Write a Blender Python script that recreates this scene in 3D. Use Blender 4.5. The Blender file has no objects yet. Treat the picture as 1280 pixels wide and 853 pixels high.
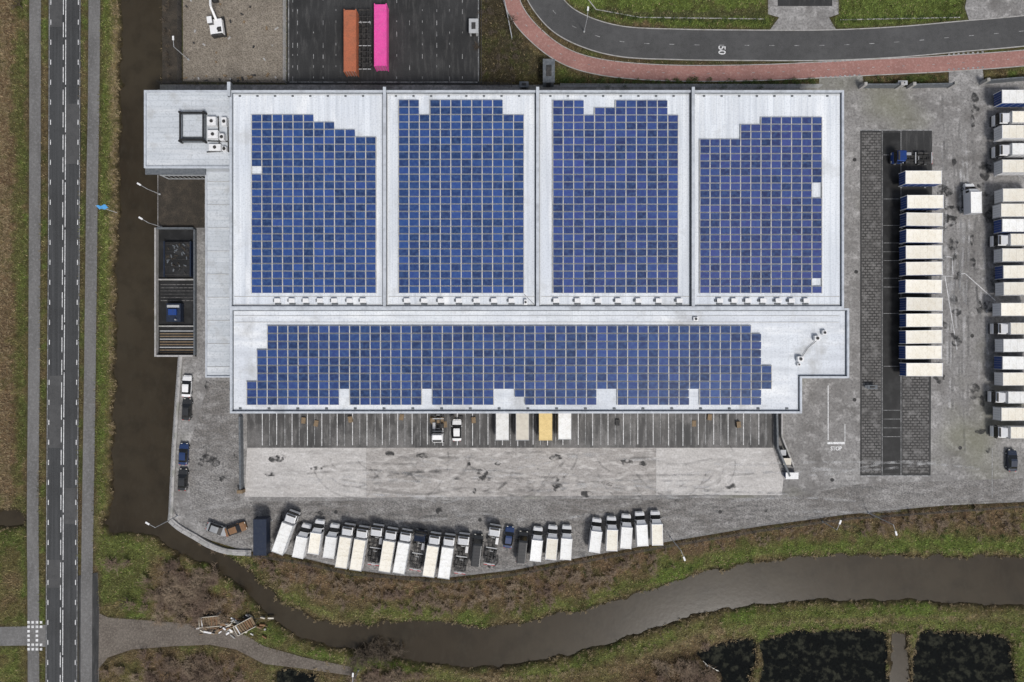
import bpy, bmesh, math, random
import numpy as np
from mathutils import Vector, Matrix
random.seed(7); rng=np.random.default_rng(7)
S=0.16; H=135.0
scene=bpy.context.scene
def W(px,py,z=0.0):
    k=(H-z)/H*S
    return ((px-640)*k,(426.5-py)*k)
def WL(pts,z=0.0): return [W(a,b,z) for a,b in pts]
# ---------------------------------------------------------------- materials
def layered(name,base,layers=(),rough=0.8,bump=0.0,bscale=20,coord='pos',spec=0.3,metal=0.0,attr=None,rndv=0.0,brick=None):
    m=bpy.data.materials.new(name); m.use_nodes=True; nt=m.node_tree; N=nt.nodes; L=nt.links
    b=N['Principled BSDF']; b.inputs['Roughness'].default_value=rough
    b.inputs['Specular IOR Level'].default_value=spec; b.inputs['Metallic'].default_value=metal
    if coord=='pos': c=N.new('ShaderNodeNewGeometry').outputs['Position']
    else: c=N.new('ShaderNodeTexCoord').outputs['Object']
    if attr:
        a=N.new('ShaderNodeAttribute'); a.attribute_name=attr; col=a.outputs['Color']
    else:
        r=N.new('ShaderNodeRGB'); r.outputs[0].default_value=base if len(base)==4 else (*base,1); col=r.outputs[0]
    def mix(fac,A,B,mode='MIX'):
        x=N.new('ShaderNodeMix'); x.data_type='RGBA'; x.blend_type=mode
        if isinstance(fac,float): x.inputs[0].default_value=fac
        else: L.new(fac,x.inputs[0])
        L.new(A,x.inputs[6])
        if isinstance(B,tuple): x.inputs[7].default_value=B if len(B)==4 else (*B,1)
        else: L.new(B,x.inputs[7])
        return x.outputs[2]
    if brick:
        bw,bh,mort,bcol,st,rot=brick
        mp=N.new('ShaderNodeMapping'); L.new(c,mp.inputs[0]); mp.inputs['Rotation'].default_value=(0,0,rot)
        bt=N.new('ShaderNodeTexBrick'); L.new(mp.outputs[0],bt.inputs[0])
        bt.inputs['Scale'].default_value=1.0; bt.inputs['Brick Width'].default_value=bw; bt.inputs['Row Height'].default_value=bh
        bt.inputs['Mortar Size'].default_value=mort; bt.inputs['Mortar Smooth'].default_value=0.3
        bt.inputs['Color1'].default_value=(1,1,1,1); bt.inputs['Color2'].default_value=(0.86,0.86,0.86,1); bt.inputs['Mortar'].default_value=bcol
        col=mix(st,col,bt.outputs[0],'MULTIPLY')
    for ly in layers:
        sc,det,lo,hi,cc,st=ly[:6]; mode=ly[7] if len(ly)>7 else 'MIX'
        t=N.new('ShaderNodeTexNoise'); t.inputs['Scale'].default_value=sc; t.inputs['Detail'].default_value=det
        t.inputs['Roughness'].default_value=0.62
        if len(ly)>6 and ly[6]:
            mp=N.new('ShaderNodeMapping'); mp.inputs['Scale'].default_value=ly[6]; L.new(c,mp.inputs[0]); L.new(mp.outputs[0],t.inputs[0])
        else: L.new(c,t.inputs[0])
        mr=N.new('ShaderNodeMapRange'); L.new(t.outputs[0],mr.inputs[0])
        mr.inputs[1].default_value=lo; mr.inputs[2].default_value=hi; mr.inputs[3].default_value=0; mr.inputs[4].default_value=st
        col=mix(mr.outputs[0],col,cc,mode)
    if rndv>0:
        oi=N.new('ShaderNodeObjectInfo'); mr=N.new('ShaderNodeMapRange'); L.new(oi.outputs['Random'],mr.inputs[0])
        mr.inputs[3].default_value=1-rndv; mr.inputs[4].default_value=1.0
        cm=N.new('ShaderNodeCombineColor')
        for i in range(3): L.new(mr.outputs[0],cm.inputs[i])
        col=mix(1.0,col,cm.outputs[0],'MULTIPLY')
    L.new(col,b.inputs['Base Color'])
    if bump>0:
        t=N.new('ShaderNodeTexNoise'); t.inputs['Scale'].default_value=bscale; t.inputs['Detail'].default_value=4; L.new(c,t.inputs[0])
        bp=N.new('ShaderNodeBump'); bp.inputs['Strength'].default_value=bump; bp.inputs['Distance'].default_value=0.1
        L.new(t.outputs[0],bp.inputs['Height']); L.new(bp.outputs[0],b.inputs['Normal'])
    return m
def g(v,w=1.0): return (v*w,v,v/w,1)
K=(0,0,0,1)
M={}
M['terrain']=layered('terrain_grass_soil',K,[(1.3,5,.35,.7,(.34,.31,.27),.85,None,'MULTIPLY'),(5.0,4,.42,.65,(.32,.32,.30),.75,None,'MULTIPLY'),(2.6,4,.5,.68,(2.1,1.95,1.55),.8,None,'MULTIPLY')],rough=.95,spec=.1,bump=.9,bscale=4,attr='Col')
M['tuft']=layered('grass_blade',K,[],rough=.9,spec=.1,attr='Col')
M['yard']=layered('yard_paving',g(.33,1.03),[
  (.045,5,.35,.62,g(.19,1.05),.8),(.16,6,.48,.66,g(.11,1.08),.7),(.5,6,.5,.70,g(.52,1.03),.65),(2.2,5,.45,.68,g(.08,1.04),.65),(9,3,.42,.7,g(.10),.5),
  (.03,3,.55,.7,(.16,.16,.10,1),.55)],rough=.75,bump=.3,bscale=6,brick=(.9,.3,.02,(.45,.45,.42,1),.6,0.0))
M['cobble']=layered('clinker_paving',g(.28,1.05),[(.08,5,.4,.62,g(.14,1.1),.75),(.3,6,.45,.7,g(.47,1.03),.6,(1,2.5,1)),(2.5,5,.42,.66,g(.06),.7),(10,3,.42,.68,g(.07),.6)],rough=.85,bump=.5,bscale=8,brick=(.6,.4,.03,(.3,.3,.27,1),.7,.5))
M['pad']=layered('light_concrete',g(.50,1.04),[(.07,5,.42,.64,g(.36,1.06),.6),(.35,6,.5,.70,g(.24,1.05),.6,(.35,1.6,1)),(3,5,.42,.70,g(.20,1.04),.55),(1.1,5,.52,.72,g(.66,1.02),.55,(.6,1.4,1))],rough=.7,bump=.15,brick=(5,5,.012,(.6,.6,.58,1),.4,0.0))
M['pad_mid']=layered('stained_concrete',g(.39,1.06),[(.06,5,.38,.6,g(.24,1.08),.65),(.3,6,.5,.7,g(.15,1.05),.6,(.3,1.5,1)),(3,5,.42,.70,g(.12,1.04),.55),(.9,5,.50,.70,g(.62,1.04),.6,(.5,1.3,1))],rough=.7,bump=.15,brick=(5,5,.012,(.5,.5,.48,1),.5,0.0))
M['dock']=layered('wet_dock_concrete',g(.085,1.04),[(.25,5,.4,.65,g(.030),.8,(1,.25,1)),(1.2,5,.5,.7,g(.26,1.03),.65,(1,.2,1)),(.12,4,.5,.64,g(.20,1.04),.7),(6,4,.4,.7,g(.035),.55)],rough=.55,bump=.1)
M['asphalt']=layered('asphalt',g(.055),[(.12,5,.4,.65,g(.09),.6),(.8,5,.45,.7,g(.03),.5),(12,3,.4,.7,g(.13),.45)],rough=.85,bump=.2,bscale=15)
M['asphalt_main']=layered('asphalt_main_road',g(.034,.97),[(.5,5,.4,.7,g(.075,.97),.75,(3.5,.06,1)),(.1,5,.45,.65,g(.02),.5),(12,3,.42,.7,g(.10,.98),.5)],rough=.85,bump=.2,bscale=15)
M['asphalt_old']=layered('asphalt_old_path',g(.16,1.03),[(.3,5,.4,.65,g(.09,1.04),.7,(1,.3,1)),(2,5,.48,.7,g(.26),.55),(10,3,.4,.7,g(.06),.5)],rough=.9,bump=.2)
M['asphalt_dark']=layered('asphalt_storage_lot',g(.026),[(.12,5,.4,.65,g(.05),.7),(.7,5,.5,.72,g(.12,1.03),.45,(2,.3,1)),(9,3,.4,.7,g(.012),.5)],rough=.7,bump=.2,brick=(3.6,6.0,.05,(2.2,2.2,2.2,1),.2,1.5708))
M['red']=layered('red_asphalt',(.34,.175,.15,1),[(.2,5,.4,.65,(.24,.125,.11,1),.7),(2,5,.5,.72,(.50,.34,.30,1),.6),(10,3,.4,.7,(.13,.075,.065,1),.5)],rough=.9,bump=.2)
M['gravel']=layered('sand_gravel',(.27,.235,.19,1),[(.15,5,.4,.65,(.17,.145,.115,1),.7),(1,6,.5,.72,(.42,.37,.31,1),.65),(4,5,.42,.62,(.07,.06,.05,1),.75)],rough=.95,bump=.9,bscale=5)
M['soil']=layered('dark_soil',(.045,.038,.03,1),[(.5,6,.45,.7,(.10,.08,.06,1),.7),(4,5,.4,.7,(.015,.014,.012,1),.7)],rough=.95,bump=.8,bscale=4)
M['dirt']=layered('dirt_track',(.15,.13,.11,1),[(.3,5,.4,.65,(.085,.07,.058,1),.75),(2.5,5,.45,.7,(.26,.225,.19,1),.65),(9,3,.4,.7,(.05,.042,.035,1),.6)],rough=.95,bump=.6,bscale=6)
M['kerb']=layered('concrete_kerb',g(.38,1.03),[(1.5,5,.4,.7,g(.2,1.05),.6),(.4,4,.5,.7,(.14,.15,.10,1),.5)],rough=.85)
M['paver']=layered('grass_pavers',g(.16,1.04),[(.3,5,.4,.65,g(.07,1.05),.75),(3,5,.45,.7,g(.045),.65),(.6,5,.5,.7,g(.28,1.03),.5)],rough=.9,bump=.4,bscale=8,brick=(.9,.55,.13,(.25,.25,.25,1),1.0,0.0))
M['black_pit']=layered('black_wet_strip',g(.014),[(.5,5,.45,.7,g(.05),.6),(4,4,.45,.7,g(.008),.6)],rough=.6)
M['paint']=layered('white_road_paint',g(.76),[(1.5,5,.45,.66,g(.34),.65),(7,4,.48,.66,g(.18),.75)],rough=.7)
M['paint_worn']=layered('worn_white_paint',g(.42),[(1.0,5,.4,.6,g(.14),.85),(7,4,.45,.62,g(.10),.75)],rough=.7)
M['roof']=layered('white_roof_membrane',(.74,.77,.80,1),[(.05,4,.4,.65,(.60,.64,.70,1),.65),(.5,6,.45,.70,(.43,.46,.50,1),.6,(2.2,.09,1)),(.25,6,.55,.72,(.87,.88,.88,1),.7,(1.2,.2,1)),(3.5,5,.48,.70,(.33,.35,.38,1),.45),(.12,6,.58,.70,(.40,.40,.39,1),.5)],rough=.6,spec=.15,bump=.08,brick=(40,1.05,.03,(.60,.64,.70,1),.8,1.5708))
M['roof_low']=layered('white_roof_lower',(.72,.75,.78,1),[(.05,4,.4,.65,(.58,.61,.66,1),.65),(.4,6,.45,.72,(.42,.44,.47,1),.55,(.15,1.6,1)),(.25,6,.52,.72,(.86,.87,.87,1),.7,(.3,1.2,1)),(3.5,5,.48,.70,(.33,.35,.38,1),.45),(.15,6,.56,.68,(.34,.34,.33,1),.6)],rough=.6,spec=.15,bump=.08,brick=(40,1.6,.03,(.64,.68,.72,1),.75,1.5708))
M['roof_annex']=layered('annex_roof',(.56,.59,.62,1),[(.15,5,.4,.65,(.44,.47,.50,1),.65),(.5,6,.5,.72,(.72,.73,.74,1),.5,(.15,1.6,1)),(3,5,.5,.70,(.24,.26,.28,1),.5),(.25,6,.56,.68,(.34,.34,.33,1),.5)],rough=.6,spec=.15,brick=(40,1.0,.04,(.6,.62,.64,1),.8,0.0))
M['parapet']=layered('parapet_metal',(.50,.53,.57,1),[(1.2,5,.4,.7,(.32,.34,.37,1),.5),(.3,4,.5,.7,(.22,.23,.24,1),.45)],rough=.5)
M['capdark']=layered('dark_flashing',(.09,.10,.11,1),[(2,5,.4,.7,(.2,.21,.22,1),.6)],rough=.6)
M['wall']=layered('corrugated_wall',(.50,.52,.54,1),[(.6,5,.4,.7,(.36,.37,.38,1),.5,(3,3,.2))],rough=.5,brick=(.3,50,.05,(.6,.6,.6,1),.6,0))
M['frame']=layered('aluminium_frame',(.50,.50,.49,1),[(2,4,.4,.7,(.34,.34,.33,1),.6)],rough=.5)
M['railm']=layered('mounting_rail_metal',(.58,.57,.54,1),[(.8,4,.4,.66,(.34,.32,.29,1),.75)],rough=.5)
M['white']=layered('white_vehicle_paint',g(.80),[(3,5,.5,.75,g(.5,1.05),.4)],rough=.35,coord='obj',rndv=.1,spec=.5)
M['cream']=layered('cream_tarpaulin_roof',(.86,.82,.72,1),[(.9,5,.42,.68,(.70,.63,.50,1),.6),(4,5,.5,.72,(.46,.41,.33,1),.5),(.5,3,.5,.7,(.9,.88,.82,1),.6)],rough=.6,coord='obj',rndv=.18,spec=.15)
M['whiteroof']=layered('white_box_roof',(.86,.86,.84,1),[(.9,5,.45,.68,(.66,.64,.58,1),.6),(4,5,.5,.72,(.44,.42,.39,1),.45)],rough=.6,coord='obj',rndv=.18,spec=.15)
M['yellow']=layered('yellow_box_roof',(.72,.55,.26,1),[(1,5,.45,.7,(.52,.38,.16,1),.5),(4,5,.5,.72,(.4,.3,.15,1),.4)],rough=.6,coord='obj',spec=.15)
M['tan']=layered('tan_box_roof',(.58,.54,.46,1),[(1,5,.45,.7,(.4,.36,.3,1),.5)],rough=.6,coord='obj')
M['blue']=layered('blue_body_paint',(.015,.055,.24,1),[(2,5,.45,.7,(.025,.05,.13,1),.6)],rough=.45,coord='obj',rndv=.35,spec=.4)
M['navy']=layered('navy_paint',(.015,.022,.042,1),[(2,4,.5,.7,(.05,.06,.07,1),.4)],rough=.4,coord='obj',spec=.4)
M['darkcar']=layered('dark_car_paint',g(.03,.97),[(2,4,.5,.7,g(.06),.4)],rough=.25,coord='obj',spec=.5)
M['carblue']=layered('car_blue_paint',(.02,.04,.11,1),[],rough=.25,coord='obj',spec=.5)
M['silver']=layered('silver_car_paint',g(.28,.97),[],rough=.3,coord='obj',spec=.6)
M['brown']=layered('brown_paint',(.22,.12,.06,1),[(3,4,.4,.7,(.12,.07,.04,1),.6)],rough=.6,coord='obj')
M['glass']=layered('dark_glass',g(.015,.96),[],rough=.08,spec=.6)
M['tyre']=layered('tyre_rubber',g(.02),[(5,3,.4,.7,g(.04),.5)],rough=.9,coord='obj')
M['steel']=layered('chassis_steel',g(.03),[(2,5,.45,.7,g(.09,1.1),.6)],rough=.7,coord='obj')
M['steelgrey']=layered('galvanised_steel',g(.42,.98),[(2,4,.4,.7,g(.28),.5)],rough=.5)
M['tank']=layered('aluminium_tank',g(.5),[],rough=.35,metal=.6,coord='obj')
M['light']=layered('lamp_lens',(.8,.78,.7,1),[],rough=.2,coord='obj')
M['redlens']=layered('red_lens',(.5,.02,.02,1),[],rough=.2,coord='obj')
M['orange']=layered('orange_container_paint',(.42,.14,.075,1),[(.9,5,.42,.66,(.30,.12,.07,1),.7),(5,4,.5,.7,(.2,.09,.06,1),.6)],rough=.65,coord='obj',spec=.15)
M['pink']=layered('pink_container_paint',(.70,.08,.34,1),[(.9,5,.45,.7,(.52,.08,.27,1),.65),(5,4,.5,.7,(.72,.26,.44,1),.45)],rough=.6,coord='obj',spec=.15)
M['hvac']=layered('hvac_white',g(.74),[(3,4,.45,.7,g(.45),.5)],rough=.5)
M['twig']=layered('bare_twigs_brown',(.19,.14,.10,1),[(.4,3,.4,.65,(.30,.235,.165,1),.8),(.15,3,.45,.6,(.13,.085,.07,1),.6)],rough=.9)
M['twig_dark']=layered('bare_twigs_dark',(.075,.06,.045,1),[(.5,3,.4,.65,(.14,.11,.08,1),.8)],rough=.9)
M['reed']=layered('dry_reed',(.36,.285,.17,1),[(.5,3,.4,.65,(.2,.15,.09,1),.8)],rough=.9)
M['leaf']=layered('evergreen_leaves',(.045,.075,.02,1),[(.8,3,.4,.65,(.09,.12,.03,1),.8)],rough=.8)
M['bark']=layered('bark',(.09,.07,.05,1),[(4,4,.4,.7,(.04,.03,.025,1),.6)],rough=.95)
M['flag']=layered('light_blue_flag',(.08,.30,.60,1),[],rough=.8)
M['wood']=layered('weathered_timber',(.22,.16,.10,1),[(3,4,.4,.7,(.1,.075,.05,1),.6)],rough=.9)
M['water']=layered('brown_canal_water',(.030,.0225,.0135,1),[(.03,4,.35,.65,(.046,.037,.024,1),.9),(.25,5,.45,.7,(.020,.016,.010,1),.6),(1.2,5,.5,.7,(.045,.038,.026,1),.4,(1,.4,1))],rough=.16,spec=.25,bump=.05,bscale=1.2)
M['pond']=layered('black_pond_water',(.005,.006,.006,1),[(.7,6,.5,.64,(.035,.036,.026,1),.8),(3,5,.5,.7,(.001,.001,.001,1),.7)],rough=.85,spec=.05,bump=.3,bscale=3)
def solar_mat():
    m=bpy.data.materials.new('solar_cells'); m.use_nodes=True; nt=m.node_tree; N=nt.nodes; L=nt.links; b=N['Principled BSDF']
    uv=N.new('ShaderNodeUVMap'); uv.uv_map='UVMap'
    sp=N.new('ShaderNodeSeparateXYZ'); L.new(uv.outputs[0],sp.inputs[0])
    def line(o,n,w):
        a=N.new('ShaderNodeMath'); a.operation='MULTIPLY'; a.inputs[1].default_value=n; L.new(o,a.inputs[0])
        f=N.new('ShaderNodeMath'); f.operation='FRACT'; L.new(a.outputs[0],f.inputs[0])
        s=N.new('ShaderNodeMath'); s.operation='SUBTRACT'; s.inputs[1].default_value=.5; L.new(f.outputs[0],s.inputs[0])
        q=N.new('ShaderNodeMath'); q.operation='ABSOLUTE'; L.new(s.outputs[0],q.inputs[0])
        r=N.new('ShaderNodeMath'); r.operation='GREATER_THAN'; r.inputs[1].default_value=.5-w; L.new(q.outputs[0],r.inputs[0]); return r.outputs[0]
    a=line(sp.outputs[0],10,.04); c=line(sp.outputs[1],6,.04)
    mx=N.new('ShaderNodeMath'); mx.operation='MAXIMUM'; L.new(a,mx.inputs[0]); L.new(c,mx.inputs[1])
    at=N.new('ShaderNodeAttribute'); at.attribute_name='Col'
    g2=N.new('ShaderNodeNewGeometry'); t=N.new('ShaderNodeTexNoise'); t.inputs['Scale'].default_value=1.6; t.inputs['Detail'].default_value=5; L.new(g2.outputs[0],t.inputs[0])
    mr=N.new('ShaderNodeMapRange'); L.new(t.outputs[0],mr.inputs[0]); mr.inputs[1].default_value=.42; mr.inputs[2].default_value=.72; mr.inputs[4].default_value=.6
    m1=N.new('ShaderNodeMix'); m1.data_type='RGBA'; L.new(mr.outputs[0],m1.inputs[0]); L.new(at.outputs[0],m1.inputs[6]); m1.inputs[7].default_value=(.055,.11,.25,1)
    m2=N.new('ShaderNodeMix'); m2.data_type='RGBA'; L.new(mx.outputs[0],m2.inputs[0]); L.new(m1.outputs[2],m2.inputs[6]); m2.inputs[7].default_value=(.07,.11,.19,1)
    L.new(m2.outputs[2],b.inputs['Base Color']); b.inputs['Roughness'].default_value=.3; b.inputs['Specular IOR Level'].default_value=.2
    return m
M['solar']=solar_mat()
def decal(name,col,alpha,sc=1.2,lo=.4,hi=.65):
    m=bpy.data.materials.new(name); m.use_nodes=True; nt=m.node_tree; N=nt.nodes; L=nt.links; b=N['Principled BSDF']
    b.inputs['Base Color'].default_value=col; b.inputs['Roughness'].default_value=.8
    g2=N.new('ShaderNodeNewGeometry'); t=N.new('ShaderNodeTexNoise'); t.inputs['Scale'].default_value=sc; t.inputs['Detail'].default_value=5; L.new(g2.outputs[0],t.inputs[0])
    mr=N.new('ShaderNodeMapRange'); L.new(t.outputs[0],mr.inputs[0]); mr.inputs[1].default_value=lo; mr.inputs[2].default_value=hi; mr.inputs[4].default_value=alpha
    L.new(mr.outputs[0],b.inputs['Alpha']); return m
M['tyremark']=decal('tyre_rubber_marks',g(.08),.26,.5)
M['saltmark']=decal('pale_dust_marks',g(.6),.32,.5)
M['oil']=decal('oil_stain',g(.03),.75,.9,.42,.6)
# ---------------------------------------------------------------- mesh builder
class MB:
    def __init__(s): s.v=[];s.f=[];s.m=[];s.mats=[]
    def mi(s,mt):
        if mt not in s.mats: s.mats.append(mt)
        return s.mats.index(mt)
    def add(s,vs,fs,mt):
        o=len(s.v); s.v+=[tuple(v) for v in vs]; i=s.mi(mt)
        for f in fs: s.f.append([k+o for k in f]); s.m.append(i)
    def box(s,x0,x1,y0,y1,z0,z1,mt,rot=0,top=None):
        vs=[(x0,y0,z0),(x1,y0,z0),(x1,y1,z0),(x0,y1,z0),(x0,y0,z1),(x1,y0,z1),(x1,y1,z1),(x0,y1,z1)]
        if rot:
            cx,cy=(x0+x1)/2,(y0+y1)/2; c,sn=math.cos(rot),math.sin(rot)
            vs=[(cx+(x-cx)*c-(y-cy)*sn,cy+(x-cx)*sn+(y-cy)*c,z) for x,y,z in vs]
        s.add(vs,[(0,3,2,1),(0,1,5,4),(1,2,6,5),(2,3,7,6),(3,0,4,7)],mt)
        s.f.append([len(s.v)-4,len(s.v)-3,len(s.v)-2,len(s.v)-1]); s.m.append(s.mi(top or mt))
    def cyl(s,p0,p1,r0,r1,mt,n=10):
        p0=Vector(p0);p1=Vector(p1);d=(p1-p0).normalized(); a=d.orthogonal().normalized(); b=d.cross(a)
        vs=[]
        for p,r in((p0,r0),(p1,r1)):
            for i in range(n):
                t=2*math.pi*i/n; vs.append(p+a*math.cos(t)*r+b*math.sin(t)*r)
        fs=[(i,(i+1)%n,n+(i+1)%n,n+i) for i in range(n)]+[tuple(range(n-1,-1,-1)),tuple(range(n,2*n))]
        s.add(vs,fs,mt)
    def prism(s,poly,z0,z1,mt,side=None):
        A=sum(poly[i][0]*poly[(i+1)%len(poly)][1]-poly[(i+1)%len(poly)][0]*poly[i][1] for i in range(len(poly)))
        if A<0: poly=poly[::-1]
        n=len(poly); vs=[(x,y,z0) for x,y in poly]+[(x,y,z1) for x,y in poly]
        s.add(vs,[(i,(i+1)%n,n+(i+1)%n,n+i) for i in range(n)],side or mt)
        s.f.append(list(range(len(s.v)-n,len(s.v)))); s.m.append(s.mi(mt))
    def sheet(s,poly,z,mt):
        A=sum(poly[i][0]*poly[(i+1)%len(poly)][1]-poly[(i+1)%len(poly)][0]*poly[i][1] for i in range(len(poly)))
        if A<0: poly=poly[::-1]
        s.add([(x,y,z) for x,y in poly],[tuple(range(len(poly)))],mt)
    def obj(s,name,loc=(0,0,0),rz=0,parent=None,bevel=0,smooth=False):
        me=bpy.data.meshes.new(name); me.from_pydata(s.v,[],s.f)
        for m in s.mats: me.materials.append(m)
        me.polygons.foreach_set('material_index',s.m)
        if smooth: me.polygons.foreach_set('use_smooth',[True]*len(me.polygons))
        me.update()
        return inst(name,me,loc,rz,parent,bevel)
def inst(name,me,loc=(0,0,0),rz=0,parent=None,bevel=0):
    o=bpy.data.objects.new(name,me); scene.collection.objects.link(o); o.location=loc; o.rotation_euler=(0,0,rz)
    if parent: o.parent=parent
    if bevel:
        b=o.modifiers.new('bevel','BEVEL'); b.width=bevel; b.segments=2; b.limit_method='ANGLE'; b.angle_limit=.6
    return o
def root(name,loc=(0,0,0),rz=0):
    o=bpy.data.objects.new(name,None); scene.collection.objects.link(o); o.location=loc; o.rotation_euler=(0,0,rz); o.empty_display_size=1; return o
def catmull(p,n=8):
    p=[Vector(q) for q in p]; out=[]
    q=[2*p[0]-p[1]]+p+[2*p[-1]-p[-2]]
    for i in range(1,len(q)-2):
        for k in range(n):
            t=k/n; a,b,c,d=q[i-1],q[i],q[i+1],q[i+2]
            out.append(.5*((2*b)+(c-a)*t+(2*a-5*b+4*c-d)*t*t+(3*b-a-3*c+d)*t**3))
    out.append(p[-1]); return [(v.x,v.y) for v in out]
def offs(line,d):
    out=[]
    for i,(x,y) in enumerate(line):
        a=line[max(i-1,0)]; b=line[min(i+1,len(line)-1)]
        t=Vector((b[0]-a[0],b[1]-a[1])).normalized(); out.append((x-t.y*d,y+t.x*d))
    return out
def ribbon_poly(line,w0,w1): return offs(line,w0)+offs(line,w1)[::-1]
def ribbon(mb,line,w0,w1,z,mt,z0=None):
    a=offs(line,w0); b=offs(line,w1); n=len(line)
    vs=[(x,y,z) for x,y in a]+[(x,y,z) for x,y in b]
    fs=[(i,n+i,n+i+1,i+1) for i in range(n-1)]
    mb.add(vs,fs,mt)
    if z0 is not None:
        for e in (a,b):
            vs=[(x,y,z) for x,y in e]+[(x,y,z0) for x,y in e]; mb.add(vs,[(i,i+1,n+i+1,n+i) for i in range(n-1)],mt)
def resample(line,step):
    pts=[Vector(p) for p in line]; out=[pts[0]]; acc=0
    for a,b in zip(pts,pts[1:]):
        L=(b-a).length
        t=step-acc
        while t<=L: out.append(a+(b-a)*t/L); t+=step
        acc=L-(t-step)
    return [(v.x,v.y) for v in out]
def dashes(mb,line,off,w,dash,gap,z,mt):
    l=resample(offs(line,off),.5); n=len(l); i=0; nd=max(1,int(dash/.5)); ng=max(1,int(gap/.5))
    while i+nd<n:
        ribbon(mb,l[i:i+nd+1],-w/2,w/2,z,mt); i+=nd+ng
PAVED=[]
def slab(name,poly_px,mt,z=.05,depth=-.9,side=None,reg=True):
    p=WL(poly_px)
    mb=MB(); mb.prism(p,depth,z,mt,side or M['kerb'])
    if reg: PAVED.append(p)
    return mb.obj(name)
def sheetpx(mb,pts,z,mt): mb.sheet(WL(pts),z,mt)
def linepx(mb,a,b,w,z,mt):
    a=Vector(W(*a)); b=Vector(W(*b)); t=(b-a).normalized(); nn=Vector((-t.y,t.x))*w/2
    mb.sheet([tuple(a+nn),tuple(a-nn),tuple(b-nn),tuple(b+nn)],z,mt)
# ---------------------------------------------------------------- roads
mb=MB(); ml=[W(81,-900),W(81,-200),W(81,0),W(80,300),W(78,600),W(77,853),W(76,1200),W(75,1800)]; ml=resample(catmull(ml,6),3)
hw=20.0*S
ribbon(mb,ml,-hw,hw,.05,M['asphalt_main'],-.5); mb.obj('main_road'); PAVED.append(ribbon_poly(ml,-hw,hw))
mb=MB()
for (a,b,c,d) in((62,78,0,34),(82,99,130,205),(61,78,470,560),(81,97,610,655),(60,77,700,735)):
    sheetpx(mb,[(a,c),(b,c),(b-.5,d),(a-.5,d)],.053,M['asphalt'])
mb.obj('road_repair_patches')
mb=MB()
dashes(mb,ml,2.75,.16,1.0,3.0,.058,M['paint']); dashes(mb,ml,-2.75,.16,1.0,3.0,.058,M['paint'])
dashes(mb,ml,.24,.15,9,.5,.058,M['paint']); dashes(mb,ml,-.24,.15,3,1.5,.058,M['paint'])
ribbon(mb,ml,3.02,3.12,.058,M['paint_worn']); ribbon(mb,ml,-3.12,-3.02,.058,M['paint_worn'])
mb.obj('road_markings')
mb=MB(); l=[W(43,-900),W(44,0),W(43,400),W(41,640),W(42,853),W(42,1800)]; l=resample(catmull(l,6),3)
ribbon(mb,l,-1.15,1.15,.05,M['asphalt_old'],-.5); mb.obj('cycle_path'); PAVED.append(ribbon_poly(l,-1.15,1.15))
mb=MB(); l=[W(119,-900),W(118,0),W(115,250),W(112,500),W(109,700),W(108,853),W(107,1800)]; l=resample(catmull(l,6),3)
ribbon(mb,l,-1.15,1.15,.05,M['asphalt_old'],-.5); mb.obj('cycle_path'); PAVED.append(ribbon_poly(l,-1.15,1.15))
slab('road_shoulder',[(98,720),(122,716),(124,760),(123,860),(124,1400),(94,1400),(98,860)],M['asphalt_dark'],z=.044)
dt=[W(-700,795),W(-20,796),W(35,795)]
mb=MB(); ribbon(mb,dt,-1.9,1.9,.045,M['asphalt_old'],-.4); mb.obj('side_road'); PAVED.append(ribbon_poly(dt,-1.9,1.9))
mb=MB(); ribbon(mb,[W(48,795),W(63,795)],-2.2,2.2,.045,M['asphalt_old'],-.4); mb.obj('side_road'); PAVED.append(ribbon_poly([W(48,795),W(63,795)],-2.2,2.2))
mb=MB()
for k in range(4):
    for j in range(7):
        if j in(0,1,5,6) or k%2==0:
            x,y=W(36+k*5.2,778+j*5.6); mb.sheet([(x-.25,y-.25),(x+.25,y-.25),(x+.25,y+.25),(x-.25,y+.25)],.062,M['paint'])
mb.obj('crossing_markings')
slab('dirt_track',[(120,765),(135,772),(160,774),(215,778),(262,782),(300,790),(330,808),(380,822),(440,834),(440,845),(380,836),(330,830),(295,812),(262,806),(215,808),(165,812),(135,822),(120,840)],M['dirt'],z=.036,side=M['dirt'])
rp=catmull([W(640,-260),W(652,-120),W(668,-30),W(690,12),(W(722,36)),W(775,52),W(850,56),W(930,57),W(1030,57),W(1120,53),W(1200,46),W(1290,38),W(1500,15),W(1900,-40)],10)
mb=MB(); ribbon(mb,rp,-2.95,2.95,.05,M['asphalt'],-.4); mb.obj('access_road'); PAVED.append(ribbon_poly(rp,-3.2,3.2))
mb=MB()
ribbon(mb,rp,2.95,3.12,.14,M['kerb'],-.3); ribbon(mb,rp,-3.12,-2.95,.14,M['kerb'],-.3)
mb.obj('road_kerb')
cp=catmull([W(600,-260),W(618,-80),W(636,-10),W(650,22),W(676,50),W(705,70),W(740,82),W(790,89),W(860,92),W(950,91),W(1020,88),W(1100,84),W(1180,80),W(1290,72),W(1500,52),W(1900,0)],10)
mb=MB(); ribbon(mb,cp,-1.5,1.5,.056,M['red'],-.3); mb.obj('red_cycle_path'); PAVED.append(ribbon_poly(cp,-1.6,1.6))
mb=MB(); dashes(mb,cp,0,.12,.5,2.5,.062,M['paint_worn']); ribbon(mb,cp,-1.66,-1.51,.08,M['kerb'],-.3); ribbon(mb,cp,1.51,1.66,.08,M['kerb'],-.3)
mb.obj('cycle_path_edging')
mb=MB(); dashes(mb,rp,0,.12,1,4,.055,M['paint_worn'])
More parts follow.
